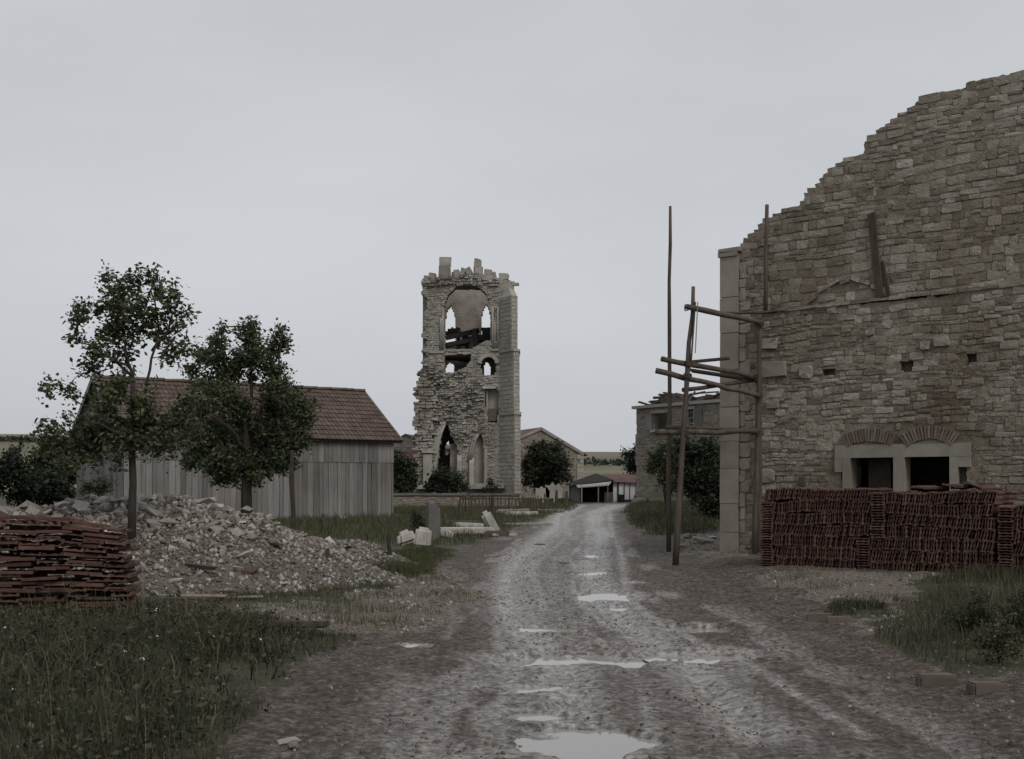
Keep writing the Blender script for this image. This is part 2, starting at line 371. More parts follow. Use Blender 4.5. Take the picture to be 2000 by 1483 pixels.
PUD = [(1120, 1284, 150, .5), (1385, 1277, 80, .42), (1190, 1162, 56, .95), (1062, 1226, 62, .22), (1150, 1455, 95, .48), (1055, 1345, 55, .2), (1068, 1398, 58, .18), (1345, 1228, 50, .3), (1205, 1186, 34, .35),
       (1160, 1118, 32, .45), (1238, 1139, 22, .25), (810, 1262, 24, .14)]
puddles = []
for px, py, rx, ry in PUD:
    g = G(px, py); puddles.append((g.x, g.y, rx / FPX * g.y * 1.1, ry, g.z - .02))
TR = [[(1128, 986), (1095, 1008), (1090, 1030), (1060, 1055), (1020, 1090), (1000, 1120), (996, 1150), (1008, 1200), (1040, 1250), (1080, 1290), (1110, 1350), (1120, 1460)],
      [(1215, 984), (1165, 1000), (1158, 1022), (1172, 1045), (1160, 1080), (1155, 1120), (1175, 1165), (1215, 1215), (1280, 1260), (1360, 1320), (1480, 1440)],
      [(1190, 990), (1135, 1015), (1125, 1050), (1095, 1090), (1085, 1130), (1090, 1180), (1110, 1250), (1120, 1400)]]
prng = random.Random(17)
tracks = [np.array([tuple(G(*p)[:2]) for p in t]) for t in TR]
for t_ in tracks[:3]:                                   # strings of small pools standing in the ruts
    for _ in range(5):
        k_ = prng.randrange(3, len(t_) - 1); f_ = prng.random(); q_ = t_[k_] * (1 - f_) + t_[k_ + 1] * f_
        if all(math.hypot((q_[0] - p[0]) / (p[2] + .3), (q_[1] - p[1]) / (p[3] + .7)) > 1.5 for p in puddles) and 16 < q_[1] < 45: puddles.append((q_[0] + prng.gauss(0, .05), q_[1], prng.uniform(.08, .17), prng.uniform(.14, .3) * (1 + q_[1] / 25), 0))
def dist_poly(x, y, P):
    d = np.full(np.shape(x), 1e9)
    for a, b in zip(P[:-1], P[1:]):
        ab = b - a; t = np.clip(((x - a[0]) * ab[0] + (y - a[1]) * ab[1]) / (ab @ ab), 0, 1)
        d = np.minimum(d, np.hypot(x - a[0] - t * ab[0], y - a[1] - t * ab[1]))
    return d
GRASS = {  # photo-ground regions that carry grass
 'front_left': gpoly([(-250, 1190), (290, 1195), (430, 1195), (560, 1215), (655, 1245), (600, 1290), (545, 1345), (470, 1420), (380, 1560), (-500, 1560)]),
 'heap_edge': gpoly([(560, 1165), (640, 1140), (760, 1085), (860, 1062), (880, 1090), (860, 1115), (790, 1140), (700, 1168), (600, 1190), (440, 1195), (350, 1180), (450, 1168)]),
 'meadow': gpoly([(380, 1050), (600, 1062), (770, 1072), (840, 1072), (930, 1062), (990, 1040), (1060, 1012), (1120, 994), (1135, 984), (1120, 976), (760, 976), (380, 988)]),
 'right_weeds': gpoly([(1690, 1235), (1740, 1185), (1790, 1145), (1900, 1128), (2150, 1128), (2250, 1330), (1940, 1335), (1830, 1305), (1750, 1270)]),
 'right_tuft': gpoly([(1570, 1198), (1640, 1180), (1700, 1195), (1690, 1222), (1610, 1215)]),
 'right_verge': gpoly([(1222, 1000), (1235, 983), (1300, 983), (1420, 990), (1420, 1045), (1330, 1050), (1270, 1045), (1235, 1025)]),
}
GRAVEL = [gpoly([(420, 1215), (600, 1178), (760, 1140), (900, 1105), (930, 1150), (880, 1215), (760, 1235), (600, 1245), (500, 1235)]), gpoly([(1480, 1122), (1940, 1135), (1780, 1150), (1850, 1230), (1700, 1250), (1560, 1175)]),
          gpoly([(1320, 1045), (1430, 1040), (1450, 1095), (1340, 1085)])]
def soft_in(poly, x, y, s=.35):
    ox = (vnoise(x * .9, y * .9, 5) - .5) * s * 2 + (vnoise(x * 3, y * 3, 6) - .5) * s; oy = (vnoise(x * .9, y * .9, 8) - .5) * s * 3 + (vnoise(x * 3, y * 3, 9) - .5) * s
    return pip(poly, x + ox, y + oy)
def ground_z(x, y):
    x = np.asarray(x, float); y = np.asarray(y, float)
    h = hbase(x, y); near = 1 - sstep(60, 120, y)
    h = h + near * ((fbm(x * .35, y * .35, 3) - .5) * .05 + (fbm(x * 1.6, y * 1.6, 17, 3) - .5) * .06 + ((np.abs(fbm(x * 5.2, y * 5.2, 27, 2) - .5) - .12) * .07 + (vnoise(x * 13, y * 13, 37) - .5) * .022 + (vnoise(x * 24, y * 24, 39) - .5) * .012) * (1 - .55 * np.exp(-((x - road_x(y)) / 1.3) ** 2)))
    pm = 1.0                                            # ruts are silted up round the larger pools
    for px, py, rx, ry, lv in puddles: pm = pm * sstep(1.3, 2.6, np.hypot((x - px) / rx, (y - py) / ry))
    for i, t in enumerate(tracks):
        dd = dist_poly(x, y, t); h = h + (-.05 * np.exp(-(dd / .13) ** 2) + .008 * np.exp(-((dd - .28) / .1) ** 2)) * (.6 if i == 2 else 1) * pm
    nz = (fbm(x * 2.8, y * 2.8, 61) - .5) * 1.5
    for px, py, rx, ry, lv in puddles:
        r = np.hypot((x - px) / rx, (y - py) / ry) + nz; h = h - (.105 if rx > .2 else .06) * (1 - sstep(.5, 1.35, r))
    rd = np.abs(x - road_x(y)); h = h + .06 * sstep(2.6, 3.8, rd) * (1 - sstep(40, 60, y))
    return h
xs = np.concatenate([-np.geomspace(700, 30, 16), np.arange(-29, -9, 1.0), np.arange(-9, -3.5, .2), np.arange(-3.5, -1.4, .07), np.arange(-1.4, 3.2, .036), np.arange(3.2, 5.5, .07), np.arange(5.5, 12, .2), np.arange(12, 30, 1.0), np.geomspace(30, 700, 16)])
ys = np.concatenate([np.arange(-20, 5, 2.5), np.arange(5, 14, .036), np.arange(14, 24, .065), np.arange(24, 45, .15), np.arange(45, 120, .6), np.geomspace(120, 900, 20)])
XX, YY = np.meshgrid(xs, ys, indexing='ij')
ZZ = ground_z(XX, YY) - np.where(YY > 125, .4, 0)
V = np.stack([XX, YY, ZZ], -1).reshape(-1, 3); ny = len(ys)
I = (np.arange(len(xs) - 1)[:, None] * ny + np.arange(ny - 1)[None, :]).ravel()
F = np.stack([I, I + ny, I + ny + 1, I + 1], 1)
me = mesh_np('ground', V, F, smooth=True); me.materials.append(MAT['ground'])
xr, yr = V[:, 0].astype(float), V[:, 1].astype(float)
def put(n, val): a = me.attributes.new(n, 'FLOAT', 'POINT'); a.data.foreach_set('value', np.asarray(val, np.float32))
tr = np.zeros(len(xr))
for i, t in enumerate(tracks):
    d = dist_poly(xr, yr, t); tr = np.maximum(tr, np.exp(-(d / (.22 + .009 * yr)) ** 2) * (1.1 if i < 2 else .6) * (.8 + .4 * fbm(xr * .9, yr * .5, 71 + i)))
    tr = np.maximum(tr, np.exp(-(np.abs(d - .06) / .025) ** 2) * sstep(10, 13, yr) * (1 - sstep(24, 30, yr)) * (1.3 if i == 0 else .6))
for q, (ti, o_, ph) in enumerate(((0, .22, 1), (0, -.3, 2), (0, .5, 4), (1, .2, 3), (1, -.26, 5), (1, .55, 6), (2, .3, 8), (2, -.4, 9))):   # thin cart-wheel lines beside the main ruts
    tq = tracks[ti].copy(); tq[:, 0] += o_ + .18 * np.sin(tq[:, 1] * .31 + ph); d = dist_poly(xr, yr, tq)
    tr = np.maximum(tr, np.exp(-(d / (.05 + .003 * yr)) ** 2) * (.5 + .6 * fbm(xr * .7, yr * .4, 120 + q)))
rc = np.abs(xr - road_x(yr) - .15); tr = np.maximum(tr, (.36 + .42 * sstep(16, 42, yr)) * np.exp(-(rc / 1.2) ** 2) * (.5 + .9 * (fbm(xr * .5, yr * .25, 77) - .25)))
tr = np.maximum(tr, .6 * sstep(.52, .68, fbm((xr - road_x(yr)) * 2.6, yr * .45, 91)) * (1 - sstep(1.5, 2.3, rc)))
for px, py, rx, ry, lv in puddles: tr = np.maximum(tr, 1.0 - sstep(.8, 1.7, np.hypot((xr - px) / rx, (yr - py) / ry)))
put('track', np.clip(tr, 0, 1.15))
gs = np.zeros(len(xr))
for k, p in GRASS.items(): gs = np.maximum(gs, soft_in(p, xr, yr) * 1.0)
gs = np.maximum(gs, sstep(66, 70, yr + 0 * xr) * (np.abs(xr - road_x(yr)) > 2.6)); gs = np.maximum(gs, (xr < road_x(yr) - 2.9 - 1.5 * (vnoise(xr, yr * .5, 3) - .3)) * (yr > 27) * 1.0); gs = np.maximum(gs, (xr < -9) * (yr > 22) * 1.0); gs = np.maximum(gs, (xr > 14) * (yr > 30) * 1.0)
put('grass', gs * .72)
gv = np.zeros(len(xr))
for p in GRAVEL: gv = np.maximum(gv, soft_in(p, xr, yr) * 1.0)
gv = np.maximum(gv, .25 * (np.abs(xr - road_x(yr)) > 2.2)); put('gravel', gv)
ground = link_obj('ground', me); ground['kind'] = 'structure'
for px, py, rx, ry, lv in puddles:
    ang = np.linspace(0, 2 * math.pi, 60); lv = min(float(np.percentile(ground_z(px + rx * 1.5 * np.cos(ang), py + ry * 1.5 * np.sin(ang)), 14)), float(ground_z(px, py)) + .075)
    n = 28; vs_ = [(px, py, lv)] + [(px + rx * 1.48 * math.cos(2 * math.pi * k / n), py + ry * 1.48 * math.sin(2 * math.pi * k / n), lv) for k in range(n)]
    mm = bpy.data.meshes.new('puddle'); mm.from_pydata(vs_, [], [(0, 1 + k, 1 + (k + 1) % n) for k in range(n)]); o = link_obj('puddle', mm, None, MAT['water']); o['kind'] = 'structure'

# far hill with fields and hedges
hx = np.linspace(-700, 700, 90); hy = np.linspace(150, 720, 46); HX, HY = np.meshgrid(hx, hy, indexing='ij')
crest = 14.2 + 6.5 * sstep(-20, -160, HX) + 3 * (fbm(HX * .006, HX * 0 + 3, 4) - .5)
HZ = -1 + (crest + 1) * sstep(150, 430, HY) * (1 - .55 * sstep(440, 720, HY)) + .8 * (fbm(HX * .02, HY * .02, 9) - .5)
V = np.stack([HX, HY, HZ], -1).reshape(-1, 3); I = (np.arange(89)[:, None] * 46 + np.arange(45)[None, :]).ravel()
hill = link_obj('hill', mesh_np('hill', V, np.stack([I, I + 46, I + 47, I + 1], 1), smooth=True), None, MAT['hill_field']); hill['kind'] = 'structure'
def hill_z(x, y):
    c = 14.2 + 6.5 * sstep(-20, -160, x) + 3 * (fbm(x * .006, x * 0 + 3, 4) - .5)
    return -1 + (c + 1) * sstep(150, 430, y) * (1 - .55 * sstep(440, 720, y))

def leaf_cloud(C, size, n_rng, up=.35, aspect=.55):
    """leaf quads (folded diamonds) centred at C"""
    n = len(C); d = n_rng.normal(size=(n, 3)); d[:, 2] = d[:, 2] * .6 - up * .6; d /= np.linalg.norm(d, axis=1)[:, None]
    r = n_rng.normal(size=(n, 3)); r[:, 2] += up * 1.5; s = np.cross(d, r); s /= np.linalg.norm(s, axis=1)[:, None] + 1e-9; nn = np.cross(s, d)
    L = size * (.45 + 1.1 * n_rng.random(n) ** 1.3)[:, None]
    a = C - d * L * .5; b = C + d * L * .5; m = C + nn * L * .1
    l = m + s * L * aspect * .5 - nn * L * .1; q = m - s * L * aspect * .5 - nn * L * .1
    V = np.stack([a, l, b, q], 1).reshape(-1, 3); i = np.arange(n) * 4
    F = np.concatenate([np.stack([i, i + 1, i + 2], 1), np.stack([i, i + 2, i + 3], 1)])
    return V, F, n
def leaf_obj(name, C, size, mat, parent=None, seed=1, tint=None, up=.35, kind=None):
    g = np.random.default_rng(seed); V, F, n = leaf_cloud(np.asarray(C, float), size, g, up)
    t = g.random(n) if tint is None else tint
    o = link_obj(name, mesh_np(name, V, F, np.concatenate([t, t])), parent, MAT[mat])
    if kind: o['kind'] = kind
    return o
# hedge lines on the hill
hp = []
for y0, x0, x1, n in ((300, 10, 60, 1100), (300, -40, 15, 300), (360, 60, 200, 900), (340, -260, -90, 5000)):
    x = rng.uniform(x0, x1, n); y = y0 + rng.normal(0, 3, n) + 10 * (vnoise(x * .03, x * 0, 3) - .5); k = .35 + .6 * vnoise(x * .06, y * .02, 8) + .8 * vnoise(x * .3, y * 0, 4)
    hp.append(np.stack([x, y, hill_z(x, y) + rng.random(n) * 1.25 * k], 1))
set_props(leaf_obj('hedge_line', np.concatenate(hp), 1.1, 'leaf_far'), kind='stuff')

# ------------------------------------------------------------------ grass and weeds (stuff)
def blades(name, poly, n, hr, w, mat, seed, lean=.35, bend=.3, dens=None, sc_=1.0):
    g = np.random.default_rng(seed); P = np.array(poly); lo, hi = P.min(0) - .3, P.max(0) + .3
    X = g.uniform(lo[0], hi[0], n * 4); Y = g.uniform(lo[1], hi[1], n * 4); k = soft_in(poly, X, Y)
    cl = fbm(X * 1.3, Y * 1.3, seed + 40); k &= cl + g.normal(0, .1, len(X)) > (dens if dens is not None else .3)
    inn = sum(soft_in(poly, X + .4 * math.cos(q), Y + .4 * math.sin(q)) for q in np.linspace(0, 5.3, 6)) / 6.0; k &= g.random(len(X)) < .15 + .85 * inn
    X, Y = X[k][:n], Y[k][:n]; m = len(X); Z = ground_z(X, Y) - .02
    cl = fbm(X * 1.1, Y * 1.1, seed + 90)
    inn = sum(soft_in(poly, X + .55 * sc_ * math.cos(q), Y + .55 * sc_ * math.sin(q)) for q in np.linspace(0, 5.5, 8)) / 8.0 if sc_ else 1.0
    h = g.uniform(hr[0], hr[1], m) * (.35 + 1.3 * cl) * (.25 + .75 * inn); a = g.uniform(0, 2 * math.pi, m); dx, dy = np.cos(a), np.sin(a)
    b2 = a + g.normal(0, .8, m) + 1.57; sx, sy = np.cos(b2), np.sin(b2); ln = np.abs(g.normal(lean, .2, m)) * h; w = w * g.uniform(.6, 1.4, m)
    p0 = np.stack([X, Y, Z], 1); p1 = p0 + np.stack([dx * ln * .3, dy * ln * .3, h * .55], 1); p2 = p0 + np.stack([dx * ln, dy * ln, h * (1 - bend * g.random(m))], 1)
    s = np.stack([sx, sy, 0 * sx], 1) * w[:, None]
    V = np.stack([p0 - s * .6, p0 + s * .6, p1 - s * .5, p1 + s * .5, p2], 1).reshape(-1, 3); i = np.arange(m) * 5
    F = np.concatenate([np.stack([i, i + 1, i + 3], 1), np.stack([i, i + 3, i + 2], 1), np.stack([i + 2, i + 3, i + 4], 1)])
    t = g.random(m); o = link_obj(name, mesh_np(name, V, F, np.tile(t, 3)), None, MAT[mat]); o['kind'] = 'stuff'
    return p2
tips = blades('tall_weeds', GRASS['front_left'], 36000, (.05, .3), .0032, 'weed_blade', 1, dens=.46)
blades('dead_stalks', GRASS['front_left'], 900, (.25, .6), .002, 'straw', 14, lean=.25, bend=.1, dens=.5)
blades('dead_stalks', GRASS['right_weeds'], 600, (.2, .55), .002, 'straw', 15, lean=.25, bend=.1, dens=.45)
blades('tall_weeds', GRASS['front_left'], 9000, (.06, .3), .010, 'weed_blade', 12, lean=.8, bend=.6, dens=.45)
blades('grass_strip', GRASS['heap_edge'], 26000, (.08, .24), .006, 'grass_blade', 2, dens=.38)
blades('meadow_grass', GRASS['meadow'], 60000, (.14, .38), .014, 'grass_blade', 3, dens=.3)
blades('right_weeds', GRASS['right_weeds'], 15000, (.06, .26), .005, 'weed_blade', 4, dens=.45)
blades('grass_tuft', GRASS['right_tuft'], 4000, (.06, .22), .006, 'weed_blade', 5, dens=.4)
blades('verge_grass', GRASS['right_verge'], 26000, (.15, .5), .013, 'weed_blade', 6, dens=.3)
g = np.random.default_rng(5)
pick = tips[g.choice(len(tips), 2600, False)]
lc = np.repeat(pick, 5, 0) + g.normal(0, .045, (13000, 3)) - np.array([0, 0, .06])
set_props(leaf_obj('weed_leaves', lc, .05, 'weed_blade', seed=4), kind='stuff')
pick = tips[g.choice(len(tips), 34, False)] + np.array([0, 0, .03])
set_props(leaf_obj('meadow_flowers', np.repeat(pick, 4, 0) + g.normal(0, .008, (136, 3)), .022, 'flower', seed=6, up=1), kind='stuff')

# ------------------------------------------------------------------ right-hand gable building
CW = G(1412, 1080); CORNER = Vector((4.83, 27.0, .1)); WD = (.803, -.596)
frW = Frame((CORNER.x, CORNER.y, 0), WD)
def wall_u(px, fr=frW, d=0.0):
    k = (px - 1000) / FPX; ox = fr.o.x + fr.d.x * d; oy = fr.o.y + fr.d.y * d
    return (k * oy - ox) / (fr.u.x - k * fr.u.y)
def wall_uv(px, py, fr=frW, d=0.0):
    u = wall_u(px, fr, d); Y = fr.o.y + fr.d.y * d + fr.u.y * u
    return u, CAMZ + (HOR - py) / FPX * Y
PROF = [(1412, 492), (1447, 488), (1452, 468), (1480, 438), (1497, 424), (1514, 413), (1561, 398), (1578, 367), (1604, 345), (1617, 328), (1634, 314), (1651, 303), (1689, 292), (1691, 272), (1724, 244), (1750, 226), (1787, 196), (1801, 184), (1969, 140), (2100, 105)]
pu = np.array([wall_uv(*p) for p in PROF])
ULEN = 9.6
gable = empty('gable_wall_house', (CORNER.x, CORNER.y, 0), 'tall rubble stone house wall with stepped broken gable, right edge of the road', 'house')
inv = Matrix.Translation(-Vector((CORNER.x, CORNER.y, 0)))
frL = Frame((0, 0, 0), WD)                         # same wall, local to the house empty
def top_v(u): return np.interp(u, pu[:, 0], pu[:, 1])
uL0 = wall_uv(1486, 700, d=-.22)[0]                # left edge of the thicker lower wall
vLed = np.array([wall_uv(p[0], p[1], d=-.22) for p in ((1486, 612), (1534, 607), (1750, 583), (1968, 559), (2050, 550))])
def led_v(u): return np.interp(u, vLed[:, 0], vLed[:, 1])
UPQ = wall_uv(1445, 600)[0]                        # right edge of the smooth corner pilaster
DL = -.22
def wpx(p, d=DL): return wall_uv(p[0], p[1], d=d)
win = [(wpx((1662, 893)), wpx((1746, 1000))), (wpx((1768, 891)), wpx((1856, 1000)))]
frame_l = wpx((1632, 900))[0]; frame_r = wpx((1897, 900))[0]
v_open_top = wpx((1750, 893))[1]; v_lin_top = wpx((1750, 868))[1]
HOLES = [wpx(p) for p in ((1620, 727), (1772, 713), (1898, 702))]
mb = MB()
masked_wall(mb, frL, lambda u, v: (v < top_v(u) - .06) & ~((u > win[0][0][0] - .06) & (u < win[1][1][0] + .06) & (v > .9) & (v < v_open_top + .06)), UPQ, ULEN, -.2, 11.6, .09, .09, .0, .55, jit=.25)
mb.build('upper_wall_core', MAT['wall_mortar'], gable)
def low_mask(u, v):
    m = v < led_v(u) - .03
    for (a, b) in win: m &= ~((u > a[0]) & (u < b[0]) & (v < v_open_top) & (v > .9))
    m &= ~((u > frame_l + .1) & (u < frame_r - .1) & (v < v_open_top + .02) & (v > .9))
    for h in HOLES: m &= ~((np.abs(u - h[0]) < .13) & (np.abs(v - h[1]) < .1))
    return m
mb = MB(); masked_wall(mb, frL, low_mask, uL0 + .03, ULEN, -.2, 6.2, .07, .07, DL, -.012, jit=.25); mb.build('lower_wall_core', MAT['wall_mortar'], gable)
# side return, back walls so that the house is a volume
mb = MB()
ends = [frL.w(0.02, .55, 0), frL.w(.02, 6.5, 0), frL.w(ULEN, .55, 0), frL.w(ULEN, 6.5, 0)]
mb.bar(Vector(frL.w(.27, .56, 3.4)), Vector(frL.w(.27, 7, 3.4)), .5, 7.0); mb.bar(Vector(frL.w(ULEN - .25, .56, 3.4)), Vector(frL.w(ULEN - .25, 7, 3.4)), .5, 7.0)
mb.bar(Vector(frL.w(.52, 7, 3.0)), Vector(frL.w(ULEN - .5, 7, 3.0)), .5, 6.4); mb.build('side_walls', MAT['wall_mortar'], gable)

stones = []   # (area, V, F, tint)
rnd = random.Random(3)
for (u, v, w, h, t) in course_stones(UPQ + .02, ULEN, -.1, 11.3, (.085, .21), (.12, .45), rnd, wave=.05, gap=.003):
    if u - w / 2 < UPQ - .01: 
        nw = (u + w / 2) - UPQ
        if nw < .08: continue
        u = UPQ + nw / 2; w = nw - .01
    if v + h * .4 > top_v(u - w * .3): continue
    if u > uL0 - .02 and v < led_v(u) - .1: continue
    if v + h / 2 > led_v(u) - .1 and v - h / 2 < led_v(u) and u > uL0: pass
    p = rnd.uniform(.004, .026)
    stones.append((w * h, *stone_shape(frL, u, v, w, h, p, rnd, back=.06, tilt=t), rnd.random(), u, v))
arch_c = []
for a0, a1, crown in ((1655, 1743, 860), (1771, 1862, 855)):
    l = wpx((a0, 872)); r = wpx((a1, 868)); c = wpx(((a0 + a1) / 2, crown)); arch_c.append((l, r, c))
def in_arch(u, v):
    for l, r, c in arch_c:
        if l[0] - .12 < u < r[0] + .12 and l[1] - .2 < v < c[1] + .3: return True
    return False
def low_ok(u, v, w, h):
    if v + h * .45 > led_v(u): return False
    if v - h / 2 < v_lin_top and v + h / 2 > .95 and u + w / 2 > frame_l - .02 and u - w / 2 < frame_r + .02: return False
    if in_arch(u, v): return False
    for q in HOLES:
        if abs(u - q[0]) < .12 + w / 2 - .03 and abs(v - q[1]) < .09 + h / 2 - .03: return False
    return True
quoin = uL0
for (u, v, w, h, t) in course_stones(uL0, ULEN, -.1, 6.4, (.07, .185), (.1, .4), rnd, wave=.055, gap=.003):
    if u - w / 2 < uL0: 
        nw = (u + w / 2) - uL0
        if nw < .1: continue
        u = uL0 + nw / 2; w = nw - .01
    if not low_ok(u, v, w, h): continue
    stones.append((w * h, *stone_shape(frL, u, v, w, h, rnd.uniform(.004, .03), rnd, back=.06, d=DL, tilt=t), rnd.random(), u, v))
# some big pale stones seen in the lower wall
big = []
for px, py, w, h in ((1512, 722, .62, .36), (1575, 728, .3, .27), (1502, 672, .42, .24), (1840, 668, .3, .2), (1700, 650, .18, .14), (1497, 930, .42, .3), (1510, 790, .3, .2), (1808, 676, .2, .18)):
    u, v = wpx((px, py)); big.append((u, v, w, h))
keep = []
for s in stones:
    if any(abs(s[4] - b[0]) < b[2] / 2 and abs(s[5] - b[1]) < b[3] / 2 for b in big) and s[5] < 6: continue
    keep.append(s)
stones = keep
for u, v, w, h in big: stones.append((9.0, *stone_shape(frL, u, v, w, h, .075, rnd, back=.06, d=DL), .93, u, v))
umax_view = wall_u(2000)
# the stones that show largest become parts of their own, the rest one joined part
stones.sort(key=lambda s: -s[0] * (1 if s[4] < umax_view + .1 and s[5] > .9 else .05))
for s in stones[:300]:
    b = MB(); b.add(s[1], s[2], s[3]); b.build('stone', MAT['dressed_stone' if s[0] == 9.0 else 'wall_stone'], gable)
b = MB()
for s in stones[300:]: b.add(s[1], s[2], s[3])
b.build('small_stones', MAT['wall_stone'], gable, kind='stuff')
# corner pilaster of dressed blocks and its moulded cap
v = -.1; i = 0; vcap = wall_uv(1428, 503)[1]
while v < vcap - .05:
    h = min(rnd.uniform(.55, .95), vcap - v); 
    if vcap - v - h < .25: h = vcap - v
    b = MB(); c = Vector(frL.w(UPQ / 2 - .005, .1, v + h / 2)); rot = Matrix.Rotation(math.atan2(WD[1], WD[0]), 3, 'Z')
    b.box(c, (UPQ + .01, .44, h - .012), rot, jit=.004); b.build('pilaster_block', MAT['dressed_stone'], gable); v += h
b = MB(); b.box(frL.w(UPQ / 2 - .02, .08, vcap + .05), (UPQ + .05, .47, .1), rot, jit=.003); b.build('cap_moulding', MAT['dressed_stone'], gable)
b = MB(); b.box(frL.w(UPQ / 2 + .01, .1, vcap + .15), (UPQ + .1, .52, .09), rot, jit=.01); b.build('cap_slab', MAT['dressed_stone'], gable)
# quoins beside the pilaster
v = .1
while v < 6.6:
    h = rnd.uniform(.2, .36); w = rnd.choice((.14, .26)); b = MB(); V_, F_ = stone_shape(frL, UPQ + .01 + w / 2, v + h / 2, w, h - .01, .055, rnd, back=.05); b.add(V_, F_, .8); b.build('quoin', MAT['dressed_stone'], gable); v += h
# twin window: lintel, jambs, mullion, reveals, dark room with boarding
th = .36
def slab(name, u0, u1, v0, v1, d0, d1, mat='dressed_stone', j=.004):
    b = MB(); b.box(frL.w((u0 + u1) / 2, (d0 + d1) / 2, (v0 + v1) / 2), (u1 - u0, abs(d1 - d0), v1 - v0), rot, jit=j); return b.build(name, MAT[mat], gable)
slab('window_lintel', frame_l, frame_r, v_open_top, v_lin_top, DL - .05, DL + .3)
a, b_ = win[0][0][0], win[0][1][0]; c_, d_ = win[1][0][0], win[1][1][0]
slab('window_jamb', frame_l + .17, a, .95, v_open_top - .004, DL - .048, DL + .34); slab('window_jamb', d_, frame_r - .25, .95, v_open_top - .004, DL - .048, DL + .34)
slab('jamb_block', frame_l, frame_l + .166, v_open_top - .3, v_open_top - .004, DL - .045, DL + .2); slab('jamb_block', frame_r - .246, frame_r, v_open_top - .22, v_open_top - .004, DL - .045, DL + .2)
slab('window_mullion', b_, c_, .95, v_open_top - .004, DL - .047, DL + .34)
slab('window_sill', frame_l + .1, frame_r - .2, .78, .946, DL - .1, DL + .3)
for (x0, x1) in ((a + .2, a + .68),): slab('inner_board', x0, x1, .95, v_open_top, DL + .5, DL + .55, 'dark_wood')
slab('room_wall', a - .8, d_ + .8, .2, 3.4, 3.2, 3.3, 'wall_mortar')
slab('room_wall', UPQ + .5, UPQ + .6, .2, 3.4, .6, 3.1, 'wall_mortar')
slab('light_blocking_floor', .55, ULEN - .55, 3.42, 3.6, .56, 6.7, 'dark_wood')  # unseen slab added to keep daylight from the room behind the window
# relieving arches of upright bricks and the wedge stone below
for l, r, c in arch_c:
    n = 17; mid = (l[0] + r[0]) / 2; half = (r[0] - l[0]) / 2; rise = max(.08, c[1] - (l[1] + r[1]) / 2); rad = (half ** 2 + rise ** 2) / (2 * rise); a0 = math.asin(half / rad)
    for k in range(n):
        a_ = -a0 + 2 * a0 * (k + .5) / n; cx = mid + math.sin(a_) * (rad + .11); cv = c[1] - rad + math.cos(a_) * (rad + .11)
        b = MB(); M = rot @ Matrix.Rotation(a_, 3, 'Y'); wd_ = 2 * a0 * rad / n
        b.box(frL.w(cx, DL + .02, cv), (wd_ * .84, .17 + rnd.uniform(0, .02), .27 + rnd.uniform(-.02, .02)), M, jit=.006); b.build('arch_brick', MAT['brick_arch'], gable)
    b = MB(); P = [(l[0] + .06, v_lin_top + .004), (r[0] - .06, v_lin_top + .004), (mid, c[1] - .02)]
    Vv = [frL.w(x, DL - .02, y) for x, y in P] + [frL.w(x, DL + .2, y) for x, y in P]; b.add(Vv, [(0, 1, 2), (5, 4, 3), (0, 3, 4, 1), (1, 4, 5, 2), (2, 5, 3, 0)]); b.build('wedge_stone', MAT['dressed_stone'], gable)
# ledge flat stones on the thicker lower wall and the ruined roof line above it
u = uL0
while u < ULEN - .2:
    w = rnd.uniform(.25, .6); b = MB(); b.box(frL.w(u + w / 2, DL + .09, led_v(u + w / 2) + .015), (w - .015, .27, .06), rot @ Matrix.Rotation(.03, 3, 'X'), jit=.012); b.build('ledge_stone', MAT['wall_stone'], gable); u += w
ar = [wall_uv(*p) for p in ((1575, 590), (1620, 562), (1662, 546), (1700, 556), (1738, 580))]
for p, q in zip(ar[:-1], ar[1:]):
    n = max(2, int((q[0] - p[0]) / .26))
    for k in range(n):
        f = (k + .5) / n; b = MB(); ang = math.atan2(q[1] - p[1], q[0] - p[0]); b.box(frL.w(p[0] + (q[0] - p[0]) * f, -.03, p[1] + (q[1] - p[1]) * f + rnd.gauss(0, .03)), ((q[0] - p[0]) / n * rnd.uniform(.6, 1.05), .11, rnd.uniform(.04, .1)), rot @ Matrix.Rotation(-ang + rnd.gauss(0, .18), 3, 'Y'), jit=.02); b.build('roof_scar_stone', MAT['wall_stone'], gable)
slab('hinge_stub', wpx((1566, 945))[0], wpx((1574, 945))[0], wpx((1570, 950))[1], wpx((1570, 932))[1], DL - .16, DL, 'dark_wood')

# plank leaning on the wall above the ledge
b = MB(); p0 = wall_uv(1722, 583); p1 = wall_uv(1704, 418)
b.bar(frW.w(p0[0], -.12, led_v(p0[0]) + .06), frW.w(p1[0], -.075, p1[1]), .035, .17, jit=.004)
o = b.build('leaning_plank', MAT['pole_wood']); set_props(o, 'long weathered plank leaning on the stone gable above the ledge', 'plank')
b = MB(); p2 = wall_uv(1735, 583); b.bar(frW.w(p2[0] + .05, -.12, led_v(p2[0]) + .06), frW.w(wall_uv(1722, 510)[0] + .03, -.078, p1[1] - 1.05), .03, .09, jit=.004)
o = b.build('leaning_plank', MAT['dark_wood']); set_props(o, 'short dark plank leaning on the gable beside the long plank', 'plank')

